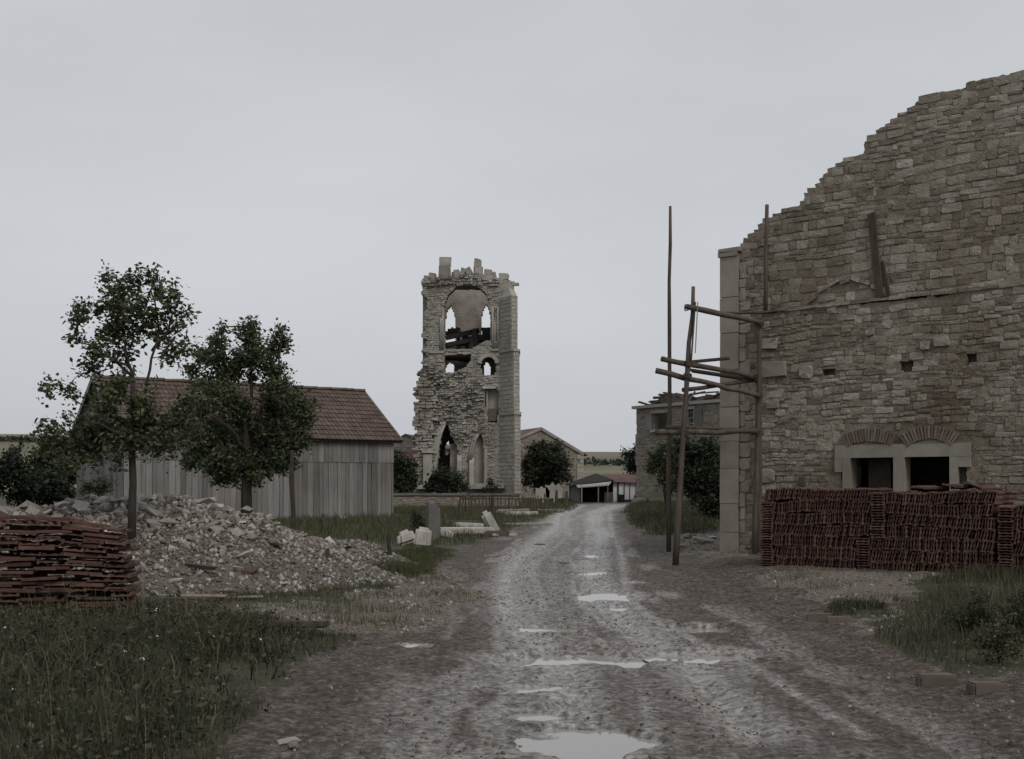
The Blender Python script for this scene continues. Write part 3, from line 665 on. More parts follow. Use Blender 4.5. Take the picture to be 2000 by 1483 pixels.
# ------------------------------------------------------------------ pole scaffold at the corner
sc_o = G(1320, 1103); scaf = empty('pole_scaffold', (0, 0, 0), 'rough timber pole scaffold lashed together at the corner of the stone house', 'scaffold')
def pole(name, pts, r0, r1, n=8):
    P = [at(*p) for p in pts]; Q = []
    for i in range(len(P) - 1):
        for k in range(4): f = k / 4; q = P[i].lerp(P[i + 1], f); Q.append(q + Vector((random.gauss(0, .014), random.gauss(0, .014), random.gauss(0, .010))) if (i, k) != (0, 0) else q)
    Q.append(P[-1]); m = len(Q); b = MB(); b.tube(Q, [(r0 + (r1 - r0) * k / (m - 1)) * random.uniform(.9, 1.1) for k in range(m)], n); return b.build(name, MAT['pole_wood'], scaf, smooth=True)
pole('standard', [(1306, 1078, 28.4), (1307, 700, 28.4), (1309, 403, 28.4)], .062, .035)
pole('standard', [(1319, 1106, 24.5), (1340, 780, 24.5), (1354, 560, 24.5)], .07, .04)
pole('standard', [(1474, 1103, 24.9), (1480, 780, 24.9), (1485, 626, 24.9)], .06, .05)
pole('standard', [(1482, 1098, 25.4), (1485, 880, 25.4), (1486, 742, 25.4)], .045, .04)
pole('standard', [(1495, 607, 26.0), (1498, 400, 26.0)], .045, .04)
b = MB(); b.bar(at(1350, 705, 24.42), at(1358, 590, 24.42), .05, .03); b.build('spliced_board', MAT['pole_wood'], scaf)
b = MB(); b.tube([at(1358, 690, 24.36), at(1363, 590, 24.36)], .012, 5); b.build('rope_end', MAT['pale_wood'], scaf)
pole('ledger', [(1341, 599, 24.36), (1489, 631, 24.8)], .06, .055)
pole('ledger', [(1405, 612, 26.3), (1470, 612, 25.9), (1534, 607, 25.7)], .035, .03)
pole('putlog', [(1292, 701, 24.5), (1400, 722, 24.75), (1487, 738, 25.05)], .06, .055)
pole('putlog', [(1281, 724, 24.6), (1400, 752, 24.75), (1484, 773, 24.8)], .058, .05)
pole('putlog', [(1333, 762, 24.62), (1487, 740, 25.2)], .05, .045)
pole('ledger', [(1302, 835, 28.3), (1440, 840, 26.4)], .06, .055)
pole('ledger', [(1280, 845, 24.64), (1400, 845, 24.75), (1478, 842, 24.8)], .062, .055)
b = MB(); b.bar(at(1350, 724, 25.6), at(1488, 745, 25.2), .5, .05); b.build('platform_plank', MAT['dark_wood'], scaf)
b = MB(); b.bar(at(1340, 708, 26.2), at(1425, 700, 26.0), .22, .05); b.build('platform_plank', MAT['dark_wood'], scaf)
for px, py, Y in ((1345, 601, 24.45), (1346, 712, 24.5), (1343, 735, 24.5), (1338, 846, 24.55), (1484, 632, 24.85), (1482, 742, 24.95), (1481, 772, 24.85), (1477, 843, 24.85)):
    b = MB()
    for k in range(3): 
        c = at(px, py, Y) + Vector((0, 0, (k - 1) * .035)); b.tube([c + Vector((math.cos(a) * .085, math.sin(a) * .085, .02 * math.sin(a * 2))) for a in np.linspace(0, 6.28, 11)], .012, 5)
    b.build('rope_lashing', MAT['pole_wood'], scaf)

# ------------------------------------------------------------------ clay roof tiles
def tile_mesh(name, var=0):
    """interlocking clay tile: ribs and rolled edges; length on x, width on y, lying flat"""
    rr = random.Random(var + 50); w = .24; Lh = .21
    top = [(-.12, .012), (-.118, .04), (-.098, .046), (-.082, .024), (-.045, .02), (-.015, .03), (.015, .03), (.045, .02), (.082, .024), (.1, .044), (.118, .036), (.12, .012)]
    bot = [(.12, 0), (.07, .006), (0, .004), (-.07, .006), (-.12, 0)]
    prof = [(y + rr.uniform(-.002, .002), z + rr.uniform(-.002, .002)) for y, z in top + bot]; n = len(prof)
    V = [(-Lh, y, z) for y, z in prof] + [(Lh, y, z) for y, z in prof]
    b = MB(); b.add(V, [tuple(range(n)), tuple(range(2 * n - 1, n - 1, -1))] + [(i, n + i, n + (i + 1) % n, (i + 1) % n) for i in range(n)], 0.0)
    m = b.mesh(name); m.materials.append(MAT['terracotta']); return m
TILES = [tile_mesh('tile', k) for k in range(3)]
def tile_np(k):
    m = TILES[k]; return [tuple(v.co) for v in m.vertices], [tuple(p.vertices) for p in m.polygons]
TNP = [tile_np(k) for k in range(3)]
rotW = Matrix.Rotation(math.atan2(WD[1], WD[0]), 4, 'Z')
PB = G(1484, 1112)
def edge_stack(label, u0, u1, rows, z_base, org, top_extra=0, end_cols=()):
    """tiles standing on their long edge in rows, ends towards the road, with columns of flat tiles closing the stack"""
    e = empty('tile_stack', org, label, 'roof tiles'); rest = MB(); rr = random.Random(int(u0 * 100) + 9); cnt = 0
    layers = []
    for r in range(rows):
        z = z_base + .105 + r * .205; u = u0 + rr.uniform(0, .02) + r * .012; lean = rr.uniform(.1, .24)
        ue = u1 - rr.uniform(0, .03)
        while u < ue:
            du = rr.uniform(.044, .053)
            if any(c0 - .02 < u < c1 + .02 and q0 <= r < q1 for c0, c1, q0, q1 in end_cols): u += du; continue
            for layer in range(3):
                ww_ = .012 * math.sin(u * 1.7 + r) + .008 * math.sin(u * 4.1 + r * 2); M = rotW @ Matrix.Translation((u, .21 + layer * .425 + rr.gauss(0, .022), z + ww_ * r * .35 + rr.gauss(0, .008))) @ Matrix.Rotation(lean + .12 * math.sin(u * 2.3 + r * 1.9) + rr.gauss(0, .06), 4, 'Y') @ Matrix.Rotation(R(90), 4, 'Z') @ Matrix.Rotation(R(90) if rr.random() < .93 else R(-90), 4, 'X') @ Matrix.Diagonal((1, .86, 1, 1)) @ Matrix.Translation((0, 0, -.02))
                layers.append((layer, M))
            u += du
    for c0, c1, q0, q1 in end_cols:
        z = z_base + q0 * .205 + .002
        while z < z_base + q1 * .205 - .02:
            for layer in range(2):
                M = rotW @ Matrix.Translation(((c0 + c1) / 2 + rr.gauss(0, .008), .2 + layer * .43 + rr.gauss(0, .015), z)) @ Matrix.Rotation(R(90) + rr.gauss(0, .03), 4, 'Z') @ Matrix.Rotation(rr.gauss(0, .02), 4, 'X'); layers.append((layer, M))
            z += .047
    front = [m for l, m in layers if l == 0]; back = [m for l, m in layers if l != 0]
    for i, M in enumerate(front):
        if i < 300:
            o = link_obj('tile', TILES[i % 3], e); o.matrix_local = M
        else: back.append(M)
    for i, M in enumerate(back):
        Vt, Ft = TNP[i % 3]; rest.add([M @ Vector(p) for p in Vt], Ft)
    rest.build('inner_tiles', MAT['terracotta'], e, kind='stuff'); return e
org = Vector((PB.x, PB.y, 0)); gz = float(hbase(PB.x, PB.y)) + .03
frP = Frame(org, WD)
uA = wall_u(1484, frP); uB = wall_u(1722, frP); uC = wall_u(1945, frP); uD = wall_u(2040, frP)
edge_stack('wide stack of red clay tiles on edge, nearer the scaffold poles', uA + .02, uB - .2, 7, gz, org, end_cols=((uA + .02, uA + .26, 0, 6), (uB - .44, uB - .2, 0, 3)))
frP2 = frP
edge_stack('wide stack of red clay tiles on edge below the right-hand window opening', uB + .0 - .19, uC, 7, gz - .02, org, end_cols=((uB - .19, uB + .05, 3, 7), ))
edge_stack('cut-off stack of red clay tiles at the right edge of the photo', uC + .03, uD + .4, 6, gz - .04, org, end_cols=((uC + .03, uC + .27, 0, 6),))
# loose tiles lying on top of the stacks
for i, (px, py, a, tl) in enumerate(((1800, 941, .3, .1), (1835, 938, 1.2, .2), (1862, 936, .5, -.1), (1885, 938, 1.4, .35), (1910, 941, .2, .3), (1850, 944, 2.4, .0), (1780, 944, 1.1, .05))):
    u = wall_u(px, frP); o = link_obj('roof_tile', TILES[i % 3]); o.matrix_world = Matrix.Translation(Vector(frP.w(u, .45 + .1 * (i % 3), gz + 7 * .205 + .02 + .035 * (i % 2)))) @ Matrix.Rotation(a, 4, 'Z') @ Matrix.Rotation(tl, 4, 'X')
    set_props(o, 'loose red clay tile tossed on top of the tile stack below the window', 'roof tile', 'loose tiles on top of the tile stack')
# left pile of tiles lying flat
PL = G(262, 1207)
lp = empty('tile_pile', (PL.x, PL.y, 0), 'tall pile of red clay tiles lying flat beside the rubble, left foreground', 'roof tiles', rotz=R(8))
rr = random.Random(21); rest = MB(); lt = []
for sec, (x1, w, rows, z0, tiltmax) in enumerate(((0, .74, 19, .0, .15), (-.78, .8, 20, .0, .03), (-1.62, .8, 19, .0, -.04))):
    for r in range(rows):
        z = z0 + r * .0635; k = r / rows; x = x1 - w - .02 + rr.uniform(-.03, .03) - (.10 * k if sec == 0 else 0); xe = x + w
        tl = tiltmax * k ** 1.5
        x_ = x
        while x_ < xe - .12:
            lng = rr.random() < .5; l_ = .42 if lng else .245
            if x_ + l_ > xe + .1: lng = False; l_ = .245
            for layer in range(2):
                xc = x_ + l_ / 2; zz = z - (xc - x) * math.tan(tl) + rr.gauss(0, .006) + .0 * layer
                yd = (.13 if lng else .21) + layer * .43 + rr.gauss(0, .02)
                M = Matrix.Translation((xc, yd, max(zz, 0) + .02)) @ Matrix.Rotation(tl + rr.gauss(0, .025), 4, 'Y') @ Matrix.Rotation((0 if lng else R(90)) + rr.gauss(0, .05), 4, 'Z') @ Matrix.Rotation(R(180) if rr.random() < .3 else 0, 4, 'X') 
                lt.append((layer, M))
            x_ += l_ + .008
i = 0
for layer, M in lt:
    if layer == 0 and i < 300: o = link_obj('tile', TILES[i % 3], lp); o.matrix_local = M; i += 1
    else: Vt, Ft = TNP[i % 3]; rest.add([M @ Vector(p) for p in Vt], Ft)
rest.build('inner_tiles', MAT['terracotta'], lp, kind='stuff')

# ------------------------------------------------------------------ rocks and rubble
def hull_mesh(name, seed, flat=.6, n=14):
    g = random.Random(seed); bm = bmesh.new()
    for k in range(n):
        p = Vector((g.uniform(-1, 1), g.uniform(-1, 1), g.uniform(-1, 1))); m_ = max(abs(p.x), abs(p.y), abs(p.z)); p = p / m_ * g.uniform(.72, 1.0) if g.random() < .7 else p.normalized()
        bm.verts.new((p.x * .5, p.y * .5 * g.uniform(.6, 1), p.z * .5 * flat))
    r = bmesh.ops.convex_hull(bm, input=bm.verts[:]); bmesh.ops.delete(bm, geom=[v for v in bm.verts if not v.link_faces], context='VERTS')
    m = bpy.data.meshes.new(name); bm.to_mesh(m); bm.free(); return m
ROCK = [hull_mesh('stone', k, .35 + .5 * ((k * 37) % 10) / 10) for k in range(14)]
for m in ROCK: m.materials.append(MAT['rubble_stone'])
RN = [(np.array([v.co[:] for v in m.vertices]), np.array([list(p.vertices) for p in m.polygons])) for m in ROCK]
def rocks_joined(name, P, S, mat, parent=None, seed=3, flatten=0.0):
    g = np.random.default_rng(seed); Vs = []; Fs = []; Ts = []; b = 0
    var = g.integers(0, len(RN), len(P))
    for k in range(len(RN)):
        sel = np.where(var == k)[0]
        if not len(sel): continue
        v0, f0 = RN[k]; m = len(sel); q = g.normal(size=(m, 4)); q[:, 1:3] *= (1 - flatten); q /= np.linalg.norm(q, axis=1)[:, None]; w, x, y, z = q.T
        Rm = np.stack([1 - 2 * (y * y + z * z), 2 * (x * y - z * w), 2 * (x * z + y * w), 2 * (x * y + z * w), 1 - 2 * (x * x + z * z), 2 * (y * z - x * w), 2 * (x * z - y * w), 2 * (y * z + x * w), 1 - 2 * (x * x + y * y)], 1).reshape(m, 3, 3)
        VV = np.einsum('mij,vj->mvi', Rm, v0) * S[sel][:, None, None] + P[sel][:, None, :]
        Vs.append(VV.reshape(-1, 3)); Fs.append((f0[None] + (np.arange(m) * len(v0))[:, None, None] + b).reshape(-1, 3)); Ts.append(np.repeat(g.random(m), len(f0))); b += m * len(v0)
    o = link_obj(name, mesh_np(name, np.concatenate(Vs), np.concatenate(Fs), np.concatenate(Ts)), parent, MAT[mat]); o['kind'] = 'stuff'; return o

RIDGE = [at(20, 990, 18.2), at(110, 986, 18.6), at(180, 972, 19), at(330, 968, 19.5), at(450, 990, 20.3), at(560, 1036, 21.8), at(690, 1052, 24), at(775, 1092, 25.6)]
def heap_z(x, y):
    x = np.asarray(x, float); y = np.asarray(y, float); z = np.full(np.shape(x), -9.0)
    for a, b in zip(RIDGE[:-1], RIDGE[1:]):
        ab = np.array((b - a)[:2]); t = np.clip(((x - a.x) * ab[0] + (y - a.y) * ab[1]) / (ab @ ab), 0, 1)
        d = np.hypot(x - a.x - t * ab[0], y - a.y - t * ab[1]); zz = a.z + t * (b.z - a.z)
        z = np.maximum(z, zz + .1 - np.sqrt(d * d + .12) * .47 - .02)
    return z + (fbm(x * 1.1, y * 1.1, 44) - .5) * .22 + (fbm(x * 4, y * 4, 45) - .5) * .1
heap = empty('rubble_heap', (-5.5, 19.5, 0), 'long heap of broken building stone and rubble behind the left tile pile', 'rubble heap')
off = np.array([-5.5, 19.5, 0])
hx = np.arange(-13, 0.5, .12); hy = np.arange(13.5, 29, .12); HX, HY = np.meshgrid(hx, hy, indexing='ij'); HZ = heap_z(HX, HY); HG = ground_z(HX, HY)
keepv = HZ > HG - .25
Vh = np.stack([HX, HY, np.maximum(HZ, HG - .3)], -1).reshape(-1, 3) - off; n_ = len(hy)
I = (np.arange(len(hx) - 1)[:, None] * n_ + np.arange(n_ - 1)[None, :]); ok = keepv[:-1, :-1] | keepv[1:, 1:]
I = I[ok]; link_obj('soil_mound', mesh_np('soil_mound', Vh, np.stack([I, I + n_, I + n_ + 1, I + 1], 1), smooth=True), heap, MAT['rubble_soil'])
g = np.random.default_rng(77)
X = g.uniform(-13, .5, 140000); Y = g.uniform(13.5, 28, 140000); Z = heap_z(X, Y); k = Z > ground_z(X, Y) - .03
# keep the side that shows from the road
X, Y, Z = X[k], Y[k], Z[k]
hgt = np.clip(Z / 1.3, 0, 1)
small = g.choice(len(X), min(26000, len(X)), False)
S = .02 + .085 * g.random(len(small)) ** 3 + .09 * hgt[small] ** 1.5 * g.random(len(small))
rocks_joined('rubble_pieces', np.stack([X[small], Y[small], Z[small] + S * .15], 1) - off, S, 'rubble_fine', heap, 5, .3)
# larger stones are parts of their own
prob = .04 + hgt ** 2.2; prob[Y > 23] *= .8; prob /= prob.sum()
bigk = g.choice(len(X), 285, False, p=prob)
for i in bigk:
    s = (.1 + .2 * random.random() ** 1.9) * (.6 + .65 * hgt[i]); o = link_obj('stone', ROCK[random.randrange(14)], heap)
    o.location = (X[i] - off[0], Y[i] - off[1], Z[i] + s * .16); o.scale = (s * random.uniform(.8, 1.5), s, s * random.uniform(.6, 1)); o.rotation_euler = (random.uniform(-.5, .5), random.uniform(-.5, .5), random.uniform(0, 6.3))
for px, py, Y_, sx, sz in ((118, 985, 18.0, .36, .2), (545, 1025, 21.5, .3, .25), (425, 1012, 19.6, .45, .28), (500, 1028, 20.6, .42, .26), (527, 1012, 21.6, .3, .26), (345, 1133, 17.0, .26, .16)):
    p = at(px, py, Y_); o = link_obj('stone', ROCK[random.randrange(14)], heap); o.location = (p.x - off[0], p.y - off[1], p.z); o.scale = (sx, sx * .8, sz); o.rotation_euler = (0.1, .15, random.uniform(0, 6))
for q in range(26):
    i = int(g.choice(len(X), p=np.full(len(X), 1 / len(X)))); a_ = random.uniform(0, 6.28); tl_ = random.uniform(-.35, .35); b = MB()
    if q < 12: b.box((0, 0, 0), (random.uniform(.4, .95), random.uniform(.05, .1), random.uniform(.03, .07)), jit=.01); nm_, mt_ = 'broken_timber', ('dark_wood', 'pole_wood', 'pale_wood')[q % 3]
    else: b.box((0, 0, 0), (random.uniform(.12, .26), random.uniform(.1, .2), .022), jit=.015); nm_, mt_ = 'tile_fragment', 'terracotta'
    o = b.build(nm_, MAT[mt_], heap); o.location = (X[i] - off[0], Y[i] - off[1], Z[i] + .05); o.rotation_euler = (random.uniform(-.2, .2), tl_, a_)
# scattered gravel on the ground
gx = []; 
for poly, n in ((GRAVEL[0], 1500), (GRAVEL[1], 700), (GRAVEL[2], 900)):
    P = np.array(poly); X = g.uniform(P[:, 0].min() - .3, P[:, 0].max() + .3, n * 4); Y = g.uniform(P[:, 1].min() - .3, P[:, 1].max() + .3, n * 4); k = soft_in(poly, X, Y) & (fbm(X * 1.5, Y * 1.5, 31) > .42); X, Y = X[k][:n], Y[k][:n]
    gx.append(np.stack([X, Y, ground_z(X, Y)], 1))
X = g.uniform(-4, 6, 2600); Y = g.uniform(5.5, 32, 2600); gx.append(np.stack([X, Y, ground_z(X, Y)], 1))
P = np.concatenate(gx); S = .012 + .075 * g.random(len(P)) ** 3.6; S[-2600:] *= .55; P[:, 2] += S * .1
rocks_joined('scattered_gravel', P, S, 'rubble_fine', None, 8, .5)

X = g.uniform(-5.5, 8, 36000); Y = 5.3 + 24 * g.random(36000) ** 1.5; k = (fbm(X * .9, Y * .9, 35) + g.normal(0, .12, len(X)) > .47) & (np.min([np.hypot((X - p[0]) / p[2], (Y - p[1]) / p[3]) for p in puddles], axis=0) > 1.25); X, Y = X[k], Y[k]
S = .008 + .034 * g.random(len(X)) ** 2.2; rocks_joined('mud_clods', np.stack([X, Y, ground_z(X, Y) + S * .05], 1), S, 'mud_clod', None, 18, .3)
for i, poly in enumerate((GRAVEL[0], GRAVEL[1])): blades('grass_tuft', poly, 5000, (.05, .17), .005, 'grass_blade', 50 + i, dens=.6)
# ------------------------------------------------------------------ timber barn
BL = Vector((-15.8, 47.85, 0)); BLEN, BWID = 12.5, 6.9; ZB, ZE, ZR = .12, 4.06, 6.38
barn = empty('timber_barn', (BL.x, BL.y, 0), 'long grey plank barn with a red tiled roof behind the two left trees', 'barn')
fb = Frame((0, 0, 0), (.82, .572)); rb = Matrix.Rotation(math.atan2(.572, .82), 3, 'Z'); rnd = random.Random(5)
def planks(fr, rotm, length, tiers, top=None, name='plank'):
    for (z0, z1, dd) in tiers:
        u = 0
        while u < length:
            w = min(rnd.uniform(.18, .3), length - u)
            if w < .06: break
            zt = z1 if top is None else min(z1, top(u + w / 2))
            if zt - z0 > .1:
                b = MB(); b.box(fr.w(u + w / 2, dd - rnd.uniform(0, .012), (z0 + zt) / 2), (w - rnd.uniform(.008, .022), .028, zt - z0 - rnd.uniform(0, .03)), rotm @ Matrix.Rotation(rnd.gauss(0, .003), 3, 'Y'), jit=.003)
                b.build(name, MAT['plank_grey'], barn)
            u += w
planks(fb, rb, BLEN, ((ZB, 2.86, -.02), (2.80, ZE - .03, -.05)))
fg_o = fb.w(0, BWID, 0); fg = Frame(fg_o, (.572, -.82)); rg = Matrix.Rotation(math.atan2(-.82, .572), 3, 'Z')
slope = (ZR - ZE) / (BWID / 2)
planks(fg, rg, BWID, ((ZB, 2.86, -.02), (2.80, ZR, -.05)), top=lambda u: ZE + slope * (BWID / 2 - abs(u - BWID / 2)) - .05)
b = MB(); zc = ZB
for (u0, d0, u1, d1) in ((0.03, BWID - .05, BLEN - .03, BWID - .05), (BLEN - .05, .05, BLEN - .05, BWID - .1)):
    b.bar(fb.w(u0, d0, (ZB + ZE) / 2), fb.w(u1, d1, (ZB + ZE) / 2), .06, ZE - ZB)
b.build('rear_boarding', MAT['plank_grey'], barn)
b = MB(); b.add([fb.w(BLEN - .03, .05, ZE), fb.w(BLEN - .03, BWID - .05, ZE), fb.w(BLEN - .03, BWID / 2, ZR - .06), fb.w(BLEN - .09, .05, ZE), fb.w(BLEN - .09, BWID - .05, ZE), fb.w(BLEN - .09, BWID / 2, ZR - .06)], [(0, 1, 2), (5, 4, 3), (0, 3, 4, 1), (1, 4, 5, 2), (2, 5, 3, 0)]); b.build('gable_boarding', MAT['plank_grey'], barn)
# roof deck, then clay tiles in courses as real pieces
OV = .35; e0, e1 = -.3, BLEN + .3
def roof_pt(u, s, side, lift=0):      # s: metres up the slope from the eave edge
    run = BWID / 2 + OV; L_ = math.hypot(run, slope * run); f = s / L_
    d = -OV + run * f; z = ZE - OV * slope + slope * run * f
    nx = slope / math.hypot(1, slope); nz = 1 / math.hypot(1, slope)
    d -= nx * lift; z += nz * lift
    if side: d = BWID - d
    return fb.w(u, d, z)
LS = math.hypot(BWID / 2 + OV, slope * (BWID / 2 + OV))
for side in (0, 1):
    b = MB(); P = [roof_pt(e0 + .03, 0.02, side), roof_pt(e1 - .03, 0.02, side), roof_pt(e1 - .03, LS, side), roof_pt(e0 + .03, LS, side)]; Q = [roof_pt(e0 + .03, .02, side, -.06), roof_pt(e1 - .03, .02, side, -.06), roof_pt(e1 - .03, LS, side, -.06), roof_pt(e0 + .03, LS, side, -.06)]
    b.add(P + Q, [(0, 1, 2, 3), (7, 6, 5, 4), (0, 4, 5, 1), (1, 5, 6, 2), (2, 6, 7, 3), (3, 7, 4, 0)]); b.build('roof_deck', MAT['dark_wood'], barn)
    b = MB(); nrow = 12; gs_ = LS / nrow
    sag = lambda u: -.05 * math.sin(math.pi * (u - e0) / (e1 - e0)) 
    for r in range(nrow):
        u = e0
        while u < e1 - .1:
            w = .215; s0 = r * gs_ - .05; s1 = (r + 1) * gs_ + .02; l0 = .065 + rnd.uniform(-.008, .012); l1 = .025
            pr = [(0.0, .0), (.02, .028), (.05, .012), (.1, .006), (.15, .012), (.19, .022), (.212, .0)]
            Vt = [roof_pt(u + x, s0 + rnd.uniform(-.006, .006), side, l0 + z) for x, z in pr] + [roof_pt(u + x, s1, side, l1 + z) for x, z in pr] + [roof_pt(u, s0, side, l0 - .03), roof_pt(u + .212, s0, side, l0 - .03)]
            n7 = len(pr); b.add(Vt, [(i, i + 1, n7 + i + 1, n7 + i) for i in range(n7 - 1)] + [(2 * n7, 2 * n7 + 1) + tuple(range(n7 - 1, -1, -1))]); u += w
    b.build('roof_tiles', MAT['roof_tile'], barn, kind='stuff')
u = e0
while u < e1 - .05:
    b = MB(); p = Vector(roof_pt(u, LS, 0, .05)); q = Vector(roof_pt(min(u + .4, e1), LS, 0, .05)); dz = Vector((0, 0, rnd.uniform(-.015, .015)))
    ring = []; 
    for t_, P_ in ((0, p), (1, q)):
        for k in range(7):
            a = math.pi * k / 6; w_ = Vector((-.572, .82, 0)) * (-math.cos(a) * .13); ring.append(P_ + dz + w_ + Vector((0, 0, math.sin(a) * .11 - .03 + .015 * t_)))
    b.add(ring, [(k, k + 1, 7 + k + 1, 7 + k) for k in range(6)] + [(0, 1, 2, 3, 4, 5, 6), (13, 12, 11, 10, 9, 8, 7)]); b.build('ridge_tile', MAT['roof_tile'], barn); u += .39
for u_ in (e0 - .0, e1 + .0):
    for side in (0, 1):
        b = MB(); b.bar(roof_pt(u_, -.03, side, -.02), roof_pt(u_, LS, side, -.02), .03, .2); b.build('barge_board', MAT['trim_grey'], barn)
b = MB(); b.bar(roof_pt(e0, .04, 0, -.08), roof_pt(e1, .04, 0, -.08), .05, .1); b.build('eave_board', MAT['dark_wood'], barn)
for px in (650, 762):
    p = at(px, 1006 if px < 700 else 1008, 50); b = MB(); b.box((0, 0, 0), (.32, .3, .26), jit=.03)
bl = MB(); p = Vector(fb.w(9.7, -.25, .22)) + BL; bl.box(p, (.4, .3, .34), rb, jit=.02); set_props(bl.build('stone_block', MAT['pale_block']), 'small pale block lying against the foot of the barn planks', 'stone block')
bl = MB(); p = Vector(fb.w(BLEN + .05, -.15, .25)) + BL; bl.box(p, (.45, .4, .3), rb, jit=.03); set_props(bl.build('stone_block', MAT['dark_block']), 'low footing stone at the right corner of the barn', 'stone block')

# ------------------------------------------------------------------ ruined church tower
TY = 85.0; TS = TY / FPX
tw = empty('church_tower', (at(920, 955, TY).x, TY, 0), 'ruined stone church tower with pointed openings and collapsed front', 'tower')
ft = Frame((0, 0, 0), (1, 0))
def tu(px): return (px - 920) * TS
def tv(py): return CAMZ + (HOR - py) * TS
def tp(l): return [(tu(x), tv(y)) for x, y in l]
def bk(l, Y): 
    s = Y / FPX; x0 = at(920, 955, TY).x
    return [((x - 1000) * s - x0, CAMZ + (HOR - y) * s) for x, y in l]
OUT = tp([(812, 985), (812, 905), (808, 888), (811, 860), (812, 800), (810, 768), (815, 742), (825, 724), (830, 712), (829, 640), (831, 590), (827, 575), (828, 552), (834, 541), (846, 540), (856, 545), (868, 541), (900, 536), (940, 537), (968, 540), (980, 543), (990, 549), (1002, 554), (1004, 575), (1004, 985)])
O1 = tp([(869, 683), (867, 640), (869, 615), (867, 598), (871, 586), (875, 576), (884, 567), (893, 560), (903, 558), (914, 556), (926, 559), (938, 562), (946, 570), (951, 577), (957, 590), (955, 602), (958, 620), (958, 664), (944, 668), (930, 677), (915, 683)])
O2 = tp([(867, 693), (921, 691), (919, 706), (908, 719), (897, 722), (889, 727), (889, 729), (870, 729), (869, 712)])
def arch_poly(x0, x1, yb, ysh, yt):
    xm = (x0 + x1) / 2; P = [(x0, yb)]
    for t in np.linspace(0, 1, 7): P.append((x0 + (xm - x0) * (1 - math.cos(t * 1.25)) / (1 - math.cos(1.25)), ysh + (yt - ysh) * math.sin(t * 1.25) / math.sin(1.25)))
    for t in np.linspace(1, 0, 7): P.append((x1 - (x1 - xm) * (1 - math.cos(t * 1.25)) / (1 - math.cos(1.25)), ysh + (yt - ysh) * math.sin(t * 1.25) / math.sin(1.25)))
    return P + [(x1, yb)]
O3 = tp([(941, 734), (940, 715)] + [(954 - 14 * math.cos(a), 712 - 14 * math.sin(a)) for a in np.linspace(.2, 2.94, 9)] + [(968, 715), (967, 734)])
O4 = tp([(947, 758), (961, 758), (974, 762), (974, 800), (971, 826), (953, 826), (951, 800), (946, 790)])
O5 = tp([(857, 985), (856, 900), (858, 872), (866, 838), (872, 822), (877, 836), (880, 852), (886, 859), (893, 872), (897, 895), (893, 930), (891, 985)])
O6 = tp(arch_poly(928, 945, 952, 872, 843))
holes = [O1, O2, O3, O4, O5, O6]
def tmask(u, v):
    m = pip(OUT, np.asarray(u) + (vnoise(np.asarray(v) * 2.6, np.asarray(v) * 0 + 2, 5) - .5) * .55 * (np.asarray(u) < 0), np.asarray(v) + (vnoise(np.asarray(u) * 2.2, np.asarray(u) * 0 + 7, 6) - .5) * .5)
    for h in holes: m &= ~pip(h, u, v)
    return m
b = MB(); masked_wall(b, ft, tmask, -4.3, 3.3, .2, 17.6, .1, .1, 0, .95, jit=.35); b.build('front_wall_core', MAT['tower_core'], tw)
# recess backs
for (x0, x1, y0, y1, d, mt) in ((944, 978, 755, 830, .55, 'tower_ashlar'), (925, 948, 840, 960, .5, 'tower_stone'), (878, 899, 866, 985, .45, 'tower_stone')):
    b = MB(); b.box(((tu(x0) + tu(x1)) / 2, d + .2, (tv(y0) + tv(y1)) / 2), (tu(x1) - tu(x0), .3, tv(y0) - tv(y1)), jit=.02); b.build('recess_back', MAT[mt], tw)
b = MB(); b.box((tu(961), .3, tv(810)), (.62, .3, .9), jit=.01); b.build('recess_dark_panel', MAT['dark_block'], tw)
b = MB(); b.box((tu(956), -.06, tv(757)), (.95, .3, .2), jit=.02); b.build('recess_lintel', MAT['pale_block'], tw)
b = MB(); b.box((tu(951), .28, tv(783)), (.12, .3, 1.5), jit=.02); b.build('recess_jamb', MAT['tower_ashlar'], tw)
# rear wall with four lancets, side walls, partial vault and floor
YBK = TY + 5.6; BOUT = bk([(838, 985), (838, 560), (850, 552), (870, 556), (900, 548), (930, 550), (960, 556), (1000, 560), (1002, 985)], YBK)
BH = [bk(arch_poly(870, 889, 672, 628, 597), YBK), bk(arch_poly(941, 958, 662, 622, 595), YBK), bk(arch_poly(870, 888, 728, 719, 707), YBK), bk(arch_poly(944, 958, 733, 722, 706), YBK), bk([(868, 890), (870, 868), (876, 860), (879, 872), (875, 888)], YBK)]
def bmask(u, v):
    m = pip(BOUT, u, v)
    for h in BH: m &= ~pip(h, u, v)
    return m
b = MB(); masked_wall(b, ft, bmask, -3.8, 3.6, .2, 17.4, .1, .1, 5.6, 6.4, jit=.12); b.build('rear_wall', MAT['tower_stone'], tw)
for sx, ua in ((-1, tu(836)), (1, tu(985))):
    fs = Frame((ua, 0, 0), (0, 1)); b = MB()
    masked_wall(b, fs, lambda u, v: v < 17.0 - .5 * np.abs(np.sin(u * 2.2)) - .3 * np.sin(u * 5), .9, 5.65, .2, 17.4, .2, .2, -.45, .45, jit=.3); b.build('side_wall', MAT['tower_stone'], tw)
b = MB(); masked_wall(b, Frame((0, 0, 0), (1, 0)), lambda u, v: v > -1, -3, 2.3, tv(556), tv(549), .3, .25, .9, 2.2, jit=.2); b.build('vault_remnant', MAT['tower_core'], tw)
b = MB(); b.box((-.2, 2.1, tv(690)), (5, 2.4, .3), jit=.05); b.build('belfry_floor', MAT['tower_core'], tw)
